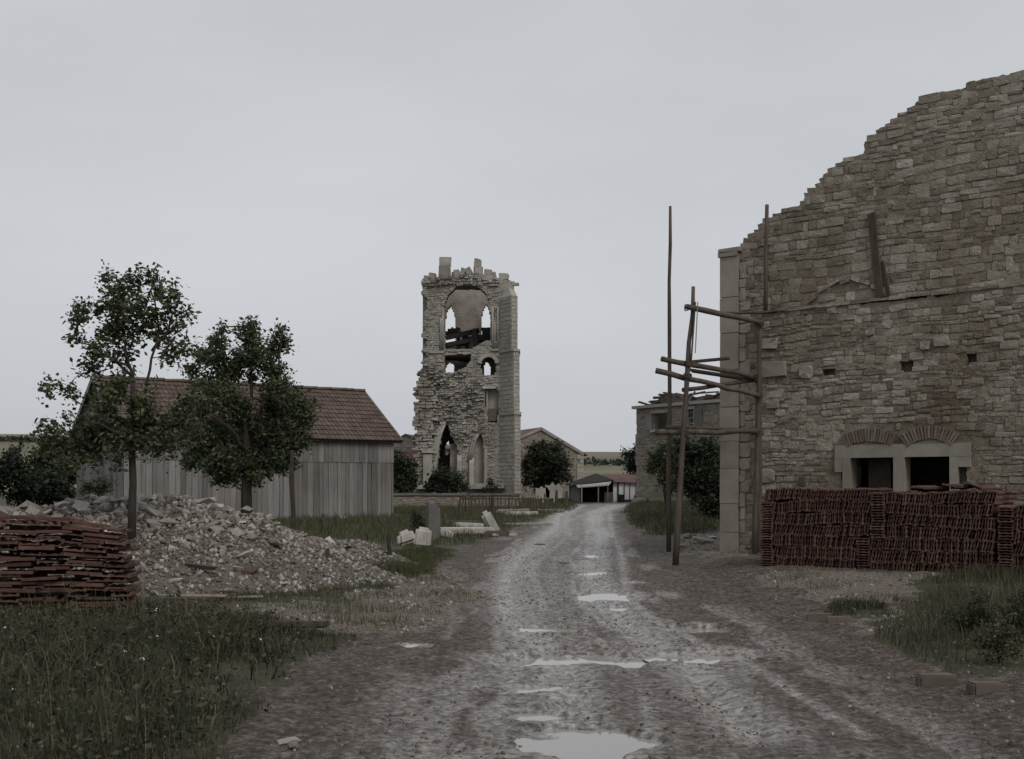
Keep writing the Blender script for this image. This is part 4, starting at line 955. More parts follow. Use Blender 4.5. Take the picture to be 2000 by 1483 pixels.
for (xa, ya, da, xb, yb, db, w) in ((868, 628, 4.6, 893, 626, 4.8, .22), (866, 641, 3.0, 900, 640, 3.4, .3), (868, 652, 2.2, 932, 634, 3.2, .34), (868, 668, 2.0, 945, 652, 2.4, .3), (900, 690, 1.6, 906, 640, 3.4, .3), (918, 688, 1.4, 926, 634, 3.0, .32), (932, 680, 1.8, 924, 640, 2.2, .18), (936, 627, 4.6, 962, 624, 4.8, .22), (944, 690, 3.6, 945, 626, 4.6, .42), (954, 690, 3.6, 955, 626, 4.6, .36), (889, 690, 2.4, 892, 640, 3.6, .22), (912, 690, 3.4, 912, 650, 4.4, .9), (930, 690, 3.4, 930, 645, 4.4, .8), (895, 690, 4.0, 897, 660, 4.6, .5), (866, 687, .6, 924, 685, .6, .3), (950, 690, 1.8, 938, 655, 2.6, .2), (877, 632, 4.7, 877, 622, 4.7, .14), (886, 630, 4.7, 887, 622, 4.7, .12)):
    b = MB(); b.bar((tu(xa), da, tv(ya)), (tu(xb), db, tv(yb)), w, jit=.03); b.build('charred_timber', MAT['charred_wood'], tw)
# facing stones of the front: ragged where the nave wall was torn away, finer elsewhere
rnd = random.Random(9); rag = tp([(806, 730), (830, 712), (868, 716), (905, 722), (940, 740), (944, 790), (948, 835), (935, 850), (920, 880), (905, 870), (880, 845), (872, 815), (856, 850), (830, 870), (806, 860)])
b = MB()
for (u, v, w, h, t) in course_stones(-4.4, 3.3, .2, 17.6, (.09, .2), (.14, .42), rnd, wave=.05, gap=.006):
    ok = bool(tmask(np.array(u), np.array(v))) and bool(tmask(np.array(u - w * .42), np.array(v))) and bool(tmask(np.array(u + w * .42), np.array(v)))
    if not ok: continue
    r_ = bool(pip(rag, np.array(u), np.array(v))); edge = v > tv(560)
    p = rnd.uniform(.02, .3) * (.3 + 1.4 * vnoise(u * 1.5, v * 1.5, 3)) if r_ else rnd.uniform(.01, .1 if not edge else .3)
    if u > tu(975): p = .015
    b.add(*stone_shape(ft, u, v, w, h, p, rnd, back=.08, full=True, tilt=t * (3 if r_ else 1.6)))
b.build('facing_stones', MAT['tower_stone'], tw, kind='stuff')
# ragged left bulge of the torn wall, standing forward
b = MB(); BUL = tp([(812, 985), (811, 860), (812, 790), (812, 765), (820, 740), (836, 735), (848, 760), (852, 800), (850, 850), (845, 875), (845, 985)])
for (u, v, w, h, t) in course_stones(-4.2, tu(852), .2, 10.5, (.14, .28), (.25, .6), rnd, wave=.03):
    if not bool(pip(BUL, np.array(u), np.array(v))): continue
    b.add(*stone_shape(ft, u, v, w, h, rnd.uniform(.02, .25), rnd, back=.5, d=-.35, tilt=t * 2))
b.build('torn_wall_stones', MAT['tower_stone'], tw, kind='stuff')
# corner buttress at the right: dressed stages with string courses
def stage(y0, y1, w, name='buttress_stage'):
    A = (tu(976), .0); B = (tu(1003 + w), -1.35 - .02 * w); C = (tu(1014 + w), -1.0); D = (tu(1013 + w), 1.4); E = (tu(976), 1.4)
    bb = MB(); bb.prism([A, B, C, D, E], tv(y0), tv(y1)); o = bb.build(name, MAT['tower_core'], tw)
    fs = MB()
    for P, Q in ((A, B), (B, C), (C, D)):
        du = (Q[0] - P[0], Q[1] - P[1]); ln = math.hypot(*du); f = Frame((P[0], P[1], 0), du)
        for (u, v, ww, h, t) in course_stones(0, ln, tv(y0), tv(y1), (.24, .34), (.35, .7), rnd, wave=0, gap=.012):
            a0, a1 = max(0.01, u - ww / 2), min(ln - .01, u + ww / 2)
            if a1 - a0 < .06 or v + h / 2 > tv(y1) + .02: continue
            fs.add(*stone_shape(f, (a0 + a1) / 2, v, a1 - a0, h, .022, rnd, back=.03, full=False))
    fs.build('ashlar_facing', MAT['tower_ashlar'], tw, kind='stuff')
stage(690, 583, -4); stage(812, 690, 0); stage(985, 812, 2)
def string(y, w, h=.16): 
    A = (tu(974), -.04); B = (tu(1003 + w) - .02, -1.47); C = (tu(1016 + w), -1.05); D = (tu(1016 + w), 1.5); E = (tu(974), 1.5)
    bb = MB(); bb.prism([A, B, C, D, E], tv(y), tv(y) + h); bb.build('string_course', MAT['tower_ashlar'], tw)
string(690, 0); string(812, 2, .2)
for x0, x1, y in ((838, 867, 688), (958, 975, 684)):
    b = MB(); b.box(((tu(x0) + tu(x1)) / 2, -.06, tv(y)), (tu(x1) - tu(x0), .24, .15), jit=.02); b.build('string_course', MAT['tower_ashlar'], tw)
# weathered slope on top of the buttress and the blind arch beside it
b = MB(); b.add([(tu(976), 0, tv(583)), (tu(999), -1.3, tv(583)), (tu(1010), -.95, tv(583)), (tu(1009), 1.3, tv(583)), (tu(976), 1.3, tv(583)), (tu(992), .2, tv(556)), (tu(1002), .3, tv(560)), (tu(1002), 1.2, tv(558)), (tu(984), 1.2, tv(552))],
     [(0, 1, 5), (1, 2, 6, 5), (2, 3, 7, 6), (3, 4, 8, 7), (4, 0, 5, 8), (5, 6, 7, 8)]); b.build('buttress_weathering', MAT['tower_ashlar'], tw)
# jamb shafts and arch ribs
def ribs(name, pts, r, d=-.05, mat='tower_ashlar'):
    b = MB(); b.tube([(tu(x), d, tv(y)) for x, y in pts], r, 7); b.build(name, MAT[mat], tw, smooth=True)
for x, yt_ in ((861, 622), (865, 606), (962, 600), (966, 630)): ribs('jamb_shaft', [(x, 682), (x, 640), (x, yt_)], .085, -.09)
for x in (972, 980): ribs('jamb_shaft', [(x, 682), (x, 600)], .06, -.1)
for k in range(3):
    o_ = k * 4.5; ribs('arch_rib', [(870 - o_ * .4, 824), (860 - o_, 848), (853 - o_, 880), (849 - o_, 910), (848 - o_, 936)], .13, -.05 - .02 * k)
for k in range(2):
    o_ = k * 4.5; ribs('arch_rib', [(937 - o_ * .4, 843), (929 - o_, 858), (923 - o_, 880), (919 - o_, 900)], .1, -.06)
b = MB()
n = 11
for k in range(n):
    a = .15 + (math.pi - .3) * (k + .5) / n; c = (tu(954 - 17.5 * math.cos(a)), -.08, tv(712 - 17.5 * math.sin(a))); bb = MB(); bb.box(c, (.22, .3, .26), Matrix.Rotation(a - math.pi / 2, 3, 'Y'), jit=.01); bb.build('arch_voussoir', MAT['tower_ashlar'], tw)
for x0, x1, y0, y1, d in ((828, 845, 985, 888, -.75), (917, 926, 952, 905, -.35), (893, 902, 985, 900, -.4), (946, 952, 950, 880, -.12)):
    b = MB(); b.prism([(tu(x0), .1), (tu(x0), d), (tu(x1), d), (tu(x1), .1)], tv(y0), tv(y1)); b.add([(tu(x0), d, tv(y1)), (tu(x1), d, tv(y1)), (tu(x1), .1, tv(y1)), (tu(x0), .1, tv(y1)), (tu(x0), .1, tv(y1) + .5), (tu(x1), .1, tv(y1) + .5)], [(0, 1, 5, 4), (1, 2, 5), (0, 4, 3), (3, 4, 5, 2)]); b.build('engaged_pier', MAT['tower_ashlar'], tw)
b = MB(); b.box((tu(837), -.4, tv(883)), (.85, .95, .18), jit=.01); b.build('pier_capital', MAT['tower_ashlar'], tw)
b = MB(); b.box((tu(834), -.55, tv(951)), (1.2, 1.2, .3), jit=.02); b.build('pier_base', MAT['tower_ashlar'], tw)
b = MB(); b.box((tu(950), -.4, tv(950)), (2.6, 1.0, .35), jit=.05); b.build('base_course', MAT['tower_stone'], tw)
# loose crown blocks along the broken top
for (x0, x1, y0, y1, tl) in ((857, 880, 545, 519, 0), (858, 881, 519, 502, .0), (881, 887, 546, 530, .1), (838, 850, 546, 534, .12), (886, 897, 541, 527, -.1), (890, 900, 550, 538, .15), (900, 909, 540, 524, .35), (909, 920, 536, 523, -.5), (906, 924, 544, 533, .1), (926, 943, 541, 520, 0), (927, 938, 520, 505, .03), (945, 960, 545, 527, .12), (961, 969, 545, 532, -.2), (934, 950, 548, 536, .25), (975, 993, 545, 533, .02), (973, 990, 552, 543, 0), (990, 1004, 557, 548, .15), (860, 872, 551, 543, .1), (915, 930, 549, 538, -.2), (950, 965, 551, 541, .1)):
    b = MB(); b.box(((tu(x0) + tu(x1)) / 2, .25 + rnd.uniform(-.1, .3), (tv(y0) + tv(y1)) / 2), (tu(x1) - tu(x0), rnd.uniform(.45, .75), tv(y1) - tv(y0)), Matrix.Rotation(tl, 3, 'Y') @ Matrix.Rotation(rnd.uniform(-.2, .2), 3, 'Z'), jit=.035); b.build('crown_block', MAT['tower_stone'], tw)
b = MB(); b.bar((tu(996), .2, tv(555)), (tu(1013), -.1, tv(556)), .2, jit=.02); b.build('gargoyle_stub', MAT['tower_ashlar'], tw)

# ------------------------------------------------------------------ houses behind
def gable_house(name, label, cat, px_l, px_r, px_ridge, py_ridge, py_eave_l, py_eave_r, py_base, Y, depth, wallm, roofm, back=(0, 1), ashlar=True):
    s = Y / FPX; xl, xr_, xm = [(p - 1000) * s for p in (px_l, px_r, px_ridge)]; zr, zl, zrr, zb = [CAMZ + (HOR - p) * s for p in (py_ridge, py_eave_l, py_eave_r, py_base)]
    e = empty(name, (xm, Y, 0), label, cat); bv = Vector((back[0], back[1], 0)).normalized() * depth
    W = [Vector((xl - xm, 0, zb)), Vector((xr_ - xm, 0, zb)), Vector((xr_ - xm, 0, zrr)), Vector((0, 0, zr)), Vector((xl - xm, 0, zl))]
    b = MB(); b.add(W + [p + bv for p in W], [(0, 1, 2, 3, 4), (9, 8, 7, 6, 5), (0, 5, 6, 1), (1, 6, 7, 2), (4, 9, 5, 0), (2, 7, 8, 3), (3, 8, 9, 4)]); b.build('wall', MAT[wallm], e)
    for A, B_ in ((W[4], W[3]), (W[2], W[3])):
        d_ = (A - B_).normalized(); up = Vector((0, 0, .12)); b = MB(); f = -bv.normalized() * .12
        P = [A + d_ * .35 + f + up * .3, B_ + f + up * .3, B_ + bv - f + up * .3, A + d_ * .35 + bv - f + up * .3]; b.add(P + [p + up for p in P], [(0, 1, 2, 3), (7, 6, 5, 4), (0, 4, 5, 1), (1, 5, 6, 2), (2, 6, 7, 3), (3, 7, 4, 0)]); b.build('roof_slope', MAT[roofm], e)
    return e, W, bv
rnd = random.Random(12)
def face_stones(e, W, mat, mask=None, hr=(.16, .3), wr=(.25, .6)):
    poly = [(p.x, p.z) for p in W]; xs_ = [p[0] for p in poly]; zs_ = [p[1] for p in poly]; b = MB(); f = Frame((0, 0, 0), (1, 0))
    for (u, v, w, h, t) in course_stones(min(xs_), max(xs_), min(zs_), max(zs_), hr, wr, rnd, wave=.01):
        if pip(poly, np.array(u - w * .5), np.array(v + h * .5)) and pip(poly, np.array(u + w * .5), np.array(v + h * .5)) and (mask is None or mask(u, v)): b.add(*stone_shape(f, u, v, w, h, rnd.uniform(.01, .035), rnd, back=.03, full=False))
    b.build('facing_stones', MAT[mat], e, kind='stuff')
e, W, bv = gable_house('stone_gable_house', 'plain stone gable house behind the round dark tree, right of the tower', 'house', 960, 1140, 1057, 838, 880, 888, 975, 106, 12, 'lime_wall', 'far_roof', (-.35, 1))
face_stones(e, W, 'house_stone')
b = MB(); z = W[1].z
while z < W[2].z - .2: w = rnd.choice((.35, .6)); b = MB(); b.box((W[1].x - w / 2, -.03, z + .2), (w, .14, .38), jit=.01); b.build('quoin', MAT['tower_ashlar'], e); z += .4
for A, B_ in ((W[4], W[3]), (W[2], W[3])):
    b = MB(); b.bar(A + Vector((0, -.1, .02)), B_ + Vector((0, -.1, .02)), .14, .22); b.build('verge_stone', MAT['tower_ashlar'], e)
e, W, bv = gable_house('red_roof_house', 'low house with dull red roof left of the tower', 'house', 700, 840, 792, 851, 905, 872, 975, 100, 9, 'lime_wall', 'far_roof', (.2, 1)); face_stones(e, W, 'house_stone')
b = MB(); s = 99.5 / FPX
b.add([((p - 1000) * s - W[0].x * 0 - e.location.x, q, CAMZ + (HOR - y) * s) for p, y, q in ((735, 905, -1.6), (845, 905, -1.6), (835, 851, 2.0), (770, 853, 2.0), (735, 908, -1.6), (845, 908, -1.6), (835, 856, 2.0), (770, 858, 2.0))], [(0, 1, 2, 3), (7, 6, 5, 4), (0, 4, 5, 1), (1, 5, 6, 2), (2, 6, 7, 3), (3, 7, 4, 0)]); b.build('lean_to_roof', MAT['far_roof'], e)

# open shed with awning where the road bends
SY = 90.0; ss = SY / FPX
shed = empty('open_shed', (at(1180, 955, SY).x, SY, 0), 'low dark open shed with pale awning and white doors at the bend of the road', 'shed')
def sxz(px, py): return ((px - 1180) * ss, CAMZ + (HOR - py) * ss)
def sbox(name, x0, x1, y0, y1, d0, d1, mat, j=.01):
    a, b_ = sxz(x0, y1), sxz(x1, y0); bb = MB(); bb.box(((a[0] + b_[0]) / 2, (d0 + d1) / 2, (a[1] + b_[1]) / 2), (b_[0] - a[0], d1 - d0, b_[1] - a[1]), jit=j); return bb.build(name, MAT[mat], shed)
sbox('back_wall', 1118, 1260, 940, 984, 3.6, 3.8, 'dark_wood'); sbox('side_wall', 1116, 1120, 944, 984, .3, 3.6, 'lime_wall'); sbox('front_wall', 1120, 1134, 948, 983, .2, .4, 'lime_wall')
sbox('front_wall', 1198, 1206, 942, 983, .2, .4, 'white_paint')
for x0, x1 in ((1209, 1219), (1220, 1230), (1231, 1241), (1242, 1252)): sbox('door_leaf', x0, x1, 944, 976, .15, .25, 'white_paint')
sbox('plinth', 1206, 1260, 976, 984, .1, .4, 'dark_wood')
for x in (1207.5, 1219.5, 1230.5): sbox('door_post', x - .6, x + .6, 943, 979, .08, .3, 'dark_wood')
a1, a2, a3, a4, a5 = sxz(1110, 949), sxz(1167, 924), sxz(1199, 938), sxz(1268, 942), sxz(1222, 926)
b = MB(); b.add([(a1[0], -.3, a1[1]), (a3[0], -.3, a3[1]), (a2[0], 1.6, a2[1]), (a1[0] - .2, 3.9, a1[1] + .1), (a3[0], 3.9, a3[1])], [(0, 1, 2), (0, 2, 3), (1, 4, 2), (3, 2, 4), (0, 3, 4, 1)]); b.build('roof', MAT['thatch_dark'], shed)
b = MB(); b.add([(a3[0] - .9, -.1, a3[1] - .1), (a4[0], -.1, a4[1] - .1), (a4[0], 1.9, a5[1] + .05), (a2[0] + .5, 1.9, a2[1] - .1), (a3[0] - .9, 4.0, a3[1]), (a4[0], 4.0, a4[1])], [(0, 1, 2, 3), (3, 2, 5, 4), (0, 4, 5, 1), (0, 3, 4), (1, 5, 2)]); b.build('roof', MAT['far_roof'], shed)
c = [sxz(1124, 946), sxz(1196, 938), sxz(1186, 944), sxz(1126, 949)]
b = MB(); b.add([(c[0][0], .3, c[0][1]), (c[1][0], .3, c[1][1]), (c[2][0], -1.6, c[2][1] - .12), (c[3][0], -1.5, c[3][1] - .08), (c[0][0], .3, c[0][1] - .07), (c[1][0], .3, c[1][1] - .07), (c[2][0], -1.6, c[2][1] - .2), (c[3][0], -1.5, c[3][1] - .16)], [(0, 1, 2, 3), (7, 6, 5, 4), (0, 4, 5, 1), (1, 5, 6, 2), (2, 6, 7, 3), (3, 7, 4, 0)]); b.build('awning', MAT['canvas'], shed)
for x in (1134, 1166, 1184): sbox('awning_post', x - 1, x + 1, 948, 984, -1.5, -1.4, 'pale_wood')
sbox('shed_shade_sheet', 1136, 1197, 943, 982, 1.4, 1.5, 'charred_wood')  # near-black sheet whose colour stands in for the shade inside the shed
o = sbox('box', 1180, 1196, 962, 983, -.6, .3, 'gravestone'); mw = o.matrix_basis.copy(); o.parent = None; o.matrix_world = Matrix.Translation(shed.location) @ mw; set_props(o, 'grey crate standing in the mouth of the open shed', 'crate'); o.name = 'crate'
o = sbox('box', 1208, 1218, 966, 983, -.9, -.2, 'charred_wood'); o.parent = None; o.matrix_world = Matrix.Translation(shed.location); set_props(o, 'dark crate in front of the white shed doors', 'crate'); o.name = 'crate'

# ruined two-storey house on the right
RH0 = Vector(((1241 - 1000) / FPX * 82, 82, 0)); frR = Frame(RH0, (.594, -.804)); frR0 = Frame((0, 0, 0), (.594, -.804))
rh = empty('ruined_house', RH0, 'roofless stone house with fallen roof timbers behind the scaffold', 'house'); RL = 10.5
def ruv(px, py, d=0): return wall_uv(px, py, fr=frR, d=d)
wins = [(ruv(1276, 808), ruv(1304, 839)), (ruv(1345, 800), ruv(1356, 832))]
zt = ruv(1330, 792)[1]
def rmask(u, v):
    m = (v < zt + .0 * u) & ((u > .12 * np.sin(v * 4) * 0 + .1 * vnoise(v * 2.0, u * 0 + 1, 4)) | (v < 0))
    for a, b_ in wins: m &= ~((u > a[0]) & (u < b_[0]) & (v > b_[1]) & (v < a[1]))
    return m
b = MB(); masked_wall(b, frR0, rmask, 0, RL, .1, zt + .05, .12, .12, 0, .5, jit=.25); b.build('front_wall_core', MAT['tower_core'], rh)
b = MB()
for (u, v, w, h, t) in course_stones(0, RL, .2, zt, (.14, .26), (.22, .55), rnd, wave=.015):
    q = [bool(rmask(np.array(u + k * w * .45), np.array(v + j * h * .4))) for k in (-1, 1) for j in (-1, 1)]
    if all(q): b.add(*stone_shape(frR0, u, v, w, h, rnd.uniform(.01, .05), rnd, back=.05, full=False, tilt=t))
b.build('facing_stones', MAT['house_stone'], rh, kind='stuff')
rr_ = Matrix.Rotation(math.atan2(-.804, .594), 3, 'Z')
b = MB(); b.bar(frR0.w(-.12, -.05, zt + .09), frR0.w(RL, -.05, zt + .09), .4, .2); b.build('eave_cornice', MAT['tower_ashlar'], rh)
b = MB(); b.bar(frR0.w(.25, .5, zt / 2), frR0.w(.25, 7, zt / 2), .5, zt); b.bar(frR0.w(RL - .25, .5, zt / 2), frR0.w(RL - .25, 7, zt / 2), .5, zt); b.bar(frR0.w(.5, 7, zt / 2), frR0.w(RL - .5, 7, zt / 2), .5, zt); b.build('rear_walls', MAT['house_stone'], rh)
for (a, b_), nm in zip(wins, (0, 1)):
    bb = MB(); bb.box(frR0.w((a[0] + b_[0]) / 2, -.06, b_[1] - .07), (b_[0] - a[0] + .3, .3, .14), rr_, jit=.01); bb.build('window_sill', MAT['tower_ashlar'], rh)
    bb = MB(); bb.box(frR0.w((a[0] + b_[0]) / 2, -.03, a[1] + .1), (b_[0] - a[0] + .3, .2, .2), rr_, jit=.01); bb.build('window_lintel', MAT['tower_ashlar'], rh)
a, b_ = wins[0]; bb = MB(); bb.box(frR0.w(a[0] - .36, -.07, (a[1] + b_[1]) / 2), (.6, .06, a[1] - b_[1]), rr_, jit=.01); bb.build('shutter', MAT['plank_grey'], rh)
a, b_ = wins[1]; bb = MB(); bb.box(frR0.w(b_[0] + .4, -.07, (a[1] + b_[1]) / 2), (.7, .06, a[1] - b_[1]), rr_, jit=.01); bb.build('shutter', MAT['plank_grey'], rh)
for k in range(3):
    bb = MB(); z = b_[1] + (a[1] - b_[1]) * (k + .5) / 3; bb.box(frR0.w((a[0] + b_[0]) / 2, .15, z), (b_[0] - a[0], .05, .07), rr_); bb.build('window_bar', MAT['pale_wood'], rh)
bb = MB(); bb.box(frR0.w(2.2, -.15, .55), (4.6, .3, .8), rr_, jit=.03); bb.build('plinth', MAT['house_stone'], rh)
for i in range(46):     # fallen rafters and battens
    left = i < 26; u = rnd.uniform(.5, 4.6) if left else rnd.uniform(4.2, 9.5); hgt_ = (1.0 - abs(u - 2.6) / 3.2) if left else .35 + .12 * (u - 4.2)
    c = Vector(frR0.w(u, rnd.uniform(.2, 2.4), zt + .2 + max(.05, hgt_) * rnd.uniform(.05, .95))); L_ = rnd.uniform(.9, 2.6); an = rnd.gauss(0, .5); dv = Vector((.594, -.804, 0)) * math.cos(an) + Vector((.804, .594, 0)) * math.sin(an); dv.z = rnd.gauss(-.06, .16)
    bb = MB(); bb.bar(c - dv * L_ / 2, c + dv * L_ / 2, rnd.uniform(.07, .2), rnd.uniform(.06, .16), jit=.015); bb.build('fallen_timber', MAT['dark_wood'], rh)
mb = MB(); 
for side in range(2):
    u0, u1 = ((.8, 4.4), (4.6, 9.6))[side]; n = 9
    P = [frR0.w(u0 + (u1 - u0) * k / n, d, zt + .12 + (.9 * math.sin(math.pi * (k / n)) ** .7 if side == 0 else .25 + .5 * k / n) * (0 if d in (.1, 3.4) else 1) * rnd.uniform(.7, 1.1)) for k in range(n + 1) for d in (.1, .8, 1.8, 3.4)]
    mb.add(P, [(k * 4 + j, (k + 1) * 4 + j, (k + 1) * 4 + j + 1, k * 4 + j + 1) for k in range(n) for j in range(3)])
mb.build('collapsed_roof', MAT['dark_wood'], rh)

# ------------------------------------------------------------------ churchyard wall, picket fence
cw = empty('churchyard_wall', at(835, 985, 74), 'low rubble churchyard wall with flat coping below the tower', 'wall'); s74 = 74 / FPX
f74 = Frame((0, 0, 0), (1, 0)); x0 = (740 - 835) * s74; x1 = (1010 - 835) * s74; zb = -.35; zt_ = CAMZ + (HOR - 968) * s74 - cw.location.z
b = MB(); b.box(((x0 + x1) / 2, .22, (zb + zt_) / 2), (x1 - x0, .4, zt_ - zb)); b.build('wall_core', MAT['tower_core'], cw)
b = MB()
for (u, v, w, h, t) in course_stones(x0, x1, zb, zt_, (.12, .2), (.2, .5), rnd): b.add(*stone_shape(f74, u, v, w, h, rnd.uniform(.01, .06), rnd, back=.06, d=.02, tilt=t))
b.build('facing_stones', MAT['house_stone'], cw, kind='stuff')
u = x0
while u < x1: w = rnd.uniform(.7, 1.3); b = MB(); b.box((u + w / 2, .2, zt_ + .07), (w - .02, .62, .13), jit=.015); b.build('coping_stone', MAT['gravestone'], cw); u += w
pf = empty('picket_fence', at(960, 1000, 63), 'old leaning wooden picket fence in the long grass before the churchyard', 'fence')
s63 = 63 / FPX; rnd = random.Random(4); zg = float(hbase(-1, 63)) - pf.location.z
x = (898 - 960) * s63
while x < (1072 - 960) * s63:
    h = rnd.uniform(.75, 1.05); b = MB(); M = Matrix.Rotation(rnd.gauss(0, .09), 3, 'Y'); b.box((x, rnd.gauss(0, .02), zg + h / 2), (.075, .025, h), M, jit=.004); b.build('picket', MAT['dark_wood'] if rnd.random() < .5 else MAT['pole_wood'], pf); x += rnd.uniform(.14, .24)
for z in (.3, .75): b = MB(); b.bar(((898 - 960) * s63, .04, zg + z), ((1072 - 960) * s63, .04, zg + z - .05), .04, .07); b.build('rail', MAT['dark_wood'], pf)
for i, (px, py0, py1, Y_, lab) in enumerate(((896, 1022, 984, 52, 'short dark wooden post in the meadow left of the picket fence'), (960, 1005, 966, 60, 'dark stump of a post leaning before the picket fence'), (1105, 990, 960, 72, 'lone fence post by the shed end of the picket fence'), (1085, 988, 958, 73, 'thin fence post beside the round dark tree'))):
    b = MB(); p0 = at(px, py0, Y_); p0.z = float(hbase(p0.x, Y_)) - .05; p1 = at(px + 2, py1, Y_); b.tube([p0, p0.lerp(p1, .5) + Vector((.02, 0, 0)), p1], [.11, .1, .08], 7); set_props(b.build('fence_post', MAT['dark_wood']), lab, 'post')
# white cross-shaped panel and pale pieces near the tree
for px, py, w, h, lab in ((1060, 962, .9, .9, 'pale torn panel standing behind the fence under the round tree'), (1082, 958, 1.1, 1.1, 'bright pale headstone on a stalk right of the round tree trunk')):
    b = MB(); p = at(px, py, 82); P = [(-.5, -.5), (.5, -.5), (.55, .1), (.3, .45), (.1, .3), (-.1, .5), (-.3, .3), (-.55, .35)]; V_ = [(p.x + x * w, 82, p.z + y * h) for x, y in P] + [(p.x + x * w, 82.12, p.z + y * h) for x, y in P]; n = 8
    b.add(V_, [tuple(range(n - 1, -1, -1)), tuple(range(n, 2 * n))] + [(i, (i + 1) % n, n + (i + 1) % n, n + i) for i in range(n)]); b.box((p.x + .05, 82.06, (p.z - h / 2 + .3) / 2), (.16, .14, p.z - h / 2 - .2)); set_props(b.build('headstone', MAT['lime_wall']), lab, 'headstone')

# ------------------------------------------------------------------ stakes and poles on the left
for px, pyb, pyt, Y_, r, lab in ((572, 1040, 880, 33, .07, 'slim dark tree pole standing in front of the barn planks'), (633, 1043, 1004, 40, .1, 'short thick dark post in the grass before the barn'), (642, 1148, 1072, 19.6, .045, 'thin dark stake at the front foot of the rubble heap'), (762, 1112, 1040, 23.6, .045, 'thin stake at the right end of the rubble heap')):
    p0 = at(px, pyb, Y_); p0.z = float(hbase(p0.x, Y_)) - .1; p1 = at(px - 2, pyt, Y_); b = MB(); b.tube([p0, p0.lerp(p1, .35) + Vector((.02, .0, 0)), p0.lerp(p1, .7) - Vector((.015, 0, 0)), p1], [r * 1.1, r, r * .95, r * .7], 7); set_props(b.build('wooden_stake', MAT['dark_wood'], smooth=False), lab, 'stake')

# ------------------------------------------------------------------ fallen worked stones by the road
def block(px, py, size, rz, label, mat='pale_block', tilt=(0, 0), name='stone_block', lift=0.0, bev=.03, cat='stone block', shape=None):
    p = G(px, py); p.z = float(ground_z(p.x, p.y)); M = Matrix.Rotation(rz, 3, 'Z') @ Matrix.Rotation(tilt[0], 3, 'X') @ Matrix.Rotation(tilt[1], 3, 'Y')
    bm = bmesh.new(); bmesh.ops.create_cube(bm, size=1)
    for v in bm.verts: v.co = Vector((v.co.x * size[0], v.co.y * size[1], v.co.z * size[2])) + Vector((random.uniform(-.03, .03) * size[0], random.uniform(-.03, .03) * size[1], random.uniform(-.04, .04) * size[2]))
    if shape: 
        for v in bm.verts: shape(v)
    bmesh.ops.bevel(bm, geom=bm.edges[:], offset=min(bev, min(size) * .3), segments=2, affect='EDGES')
    for v in bm.verts: v.co += Vector((random.gauss(0, .012), random.gauss(0, .012), random.gauss(0, .012))) * min(min(size), .5); 
    lo = 9
    for v in bm.verts: v.co = M @ v.co; lo = min(lo, v.co.z)
    m = bpy.data.meshes.new(name); bm.to_mesh(m); bm.free(); m.materials.append(MAT[mat]); o = bpy.data.objects.new(name, m); col.objects.link(o); o.location = p + Vector((0, 0, -lo - .03 + lift)); return set_props(o, label, cat)
def taper(k): 
    def f(v):
        if v.co.z > 0: v.co.x *= k; v.co.y *= k
    return f
block(792, 1070, (.56, .45, .34), .3, 'white rounded stone block lying left of the upright white block', tilt=(0, -.35), shape=taper(.7), bev=.08)
block(826, 1073, (.42, .34, .5), -.2, 'upright white block with a dark mark beside the stone stele', tilt=(0, .12), shape=taper(.85), bev=.07)
st = block(847, 1058, (.36, .3, 1.15), .25, 'upright grey stele with slanted top behind the white blocks', 'gravestone', name='stone_stele', cat='stele', bev=.02, shape=lambda v: setattr(v.co, 'z', v.co.z - .14) if v.co.z > 0 and v.co.x > 0 else None)
block(868, 1054, (.5, .3, .22), .5, 'broken pale stone beside the foot of the stele', tilt=(.1, .2))
block(905, 1046, (1.9, .26, .2), .22, 'long pale stone beam lying by the road', tilt=(.1, .0), lift=.05)
block(915, 1036, (1.1, .3, .22), .5, 'second pale stone beam behind the long one', tilt=(0, .05))
block(958, 1044, (.34, .3, .85), .2, 'white stone drum leaning over at the end of the fallen beams', tilt=(.1, -.5), bev=.09)
block(972, 1048, (.75, .3, .2), -.25, 'reddish flat stone under the leaning white drum', 'dark_block')
block(903, 1027, (1.3, .35, .16), .15, 'brown flat slab in the grass behind the fallen beams', 'dark_block')
block(985, 1048, (.8, .25, .1), .2, 'thin pale slab beside the leaning drum at the road edge', lift=.02)
block(1003, 1003, (2.2, .34, .26), .75, 'long pale beam stone in the grass nearest the fence', bev=.06)
block(1020, 1007, (2.2, .3, .24), .8, 'long pale beam stone lying parallel nearer the road', bev=.06)
block(1076, 999, (1.5, .5, .16), .1, 'flat pale slab on the verge below the far fence posts')
block(1030, 1026, (2.0, .6, .1), .1, 'low flat pale slab at the left edge of the muddy road', bev=.03)
block(578, 1243, (.72, .16, .07), -.02, 'flat weathered plank lying at the edge of the left weeds', 'pole_wood', name='plank', cat='plank', lift=.08)
block(375, 1182, (1.0, .1, .035), -.06, 'long pale batten at the foot of the rubble beside the tile pile', 'pale_wood', name='batten', cat='batten', lift=.06)
block(470, 1180, (.6, .08, .03), .25, 'short pale batten slanting up at the foot of the rubble', 'pale_wood', name='batten', cat='batten', lift=.06)
block(430, 1172, (.42, .14, .05), .1, 'red broken roof tile at the foot of the rubble', 'terracotta', name='broken_tile', cat='roof tile', lift=.05)
block(1600, 1217, (.3, .12, .11), -.25, 'dark brick nearer the road in the pair at the edge of the right weeds', 'dark_block', name='brick', cat='brick', bev=.01)
block(1640, 1222, (.3, .12, .09), -.12, 'dark brick nearer the weeds in the pair at the edge of the right weeds', 'dark_block', name='brick', cat='brick', bev=.01)
block(1750, 1190, (.3, .14, .08), -.1, 'dark flat brick lying in gravel before the tile stacks', 'dark_block', name='brick', cat='brick', bev=.01)
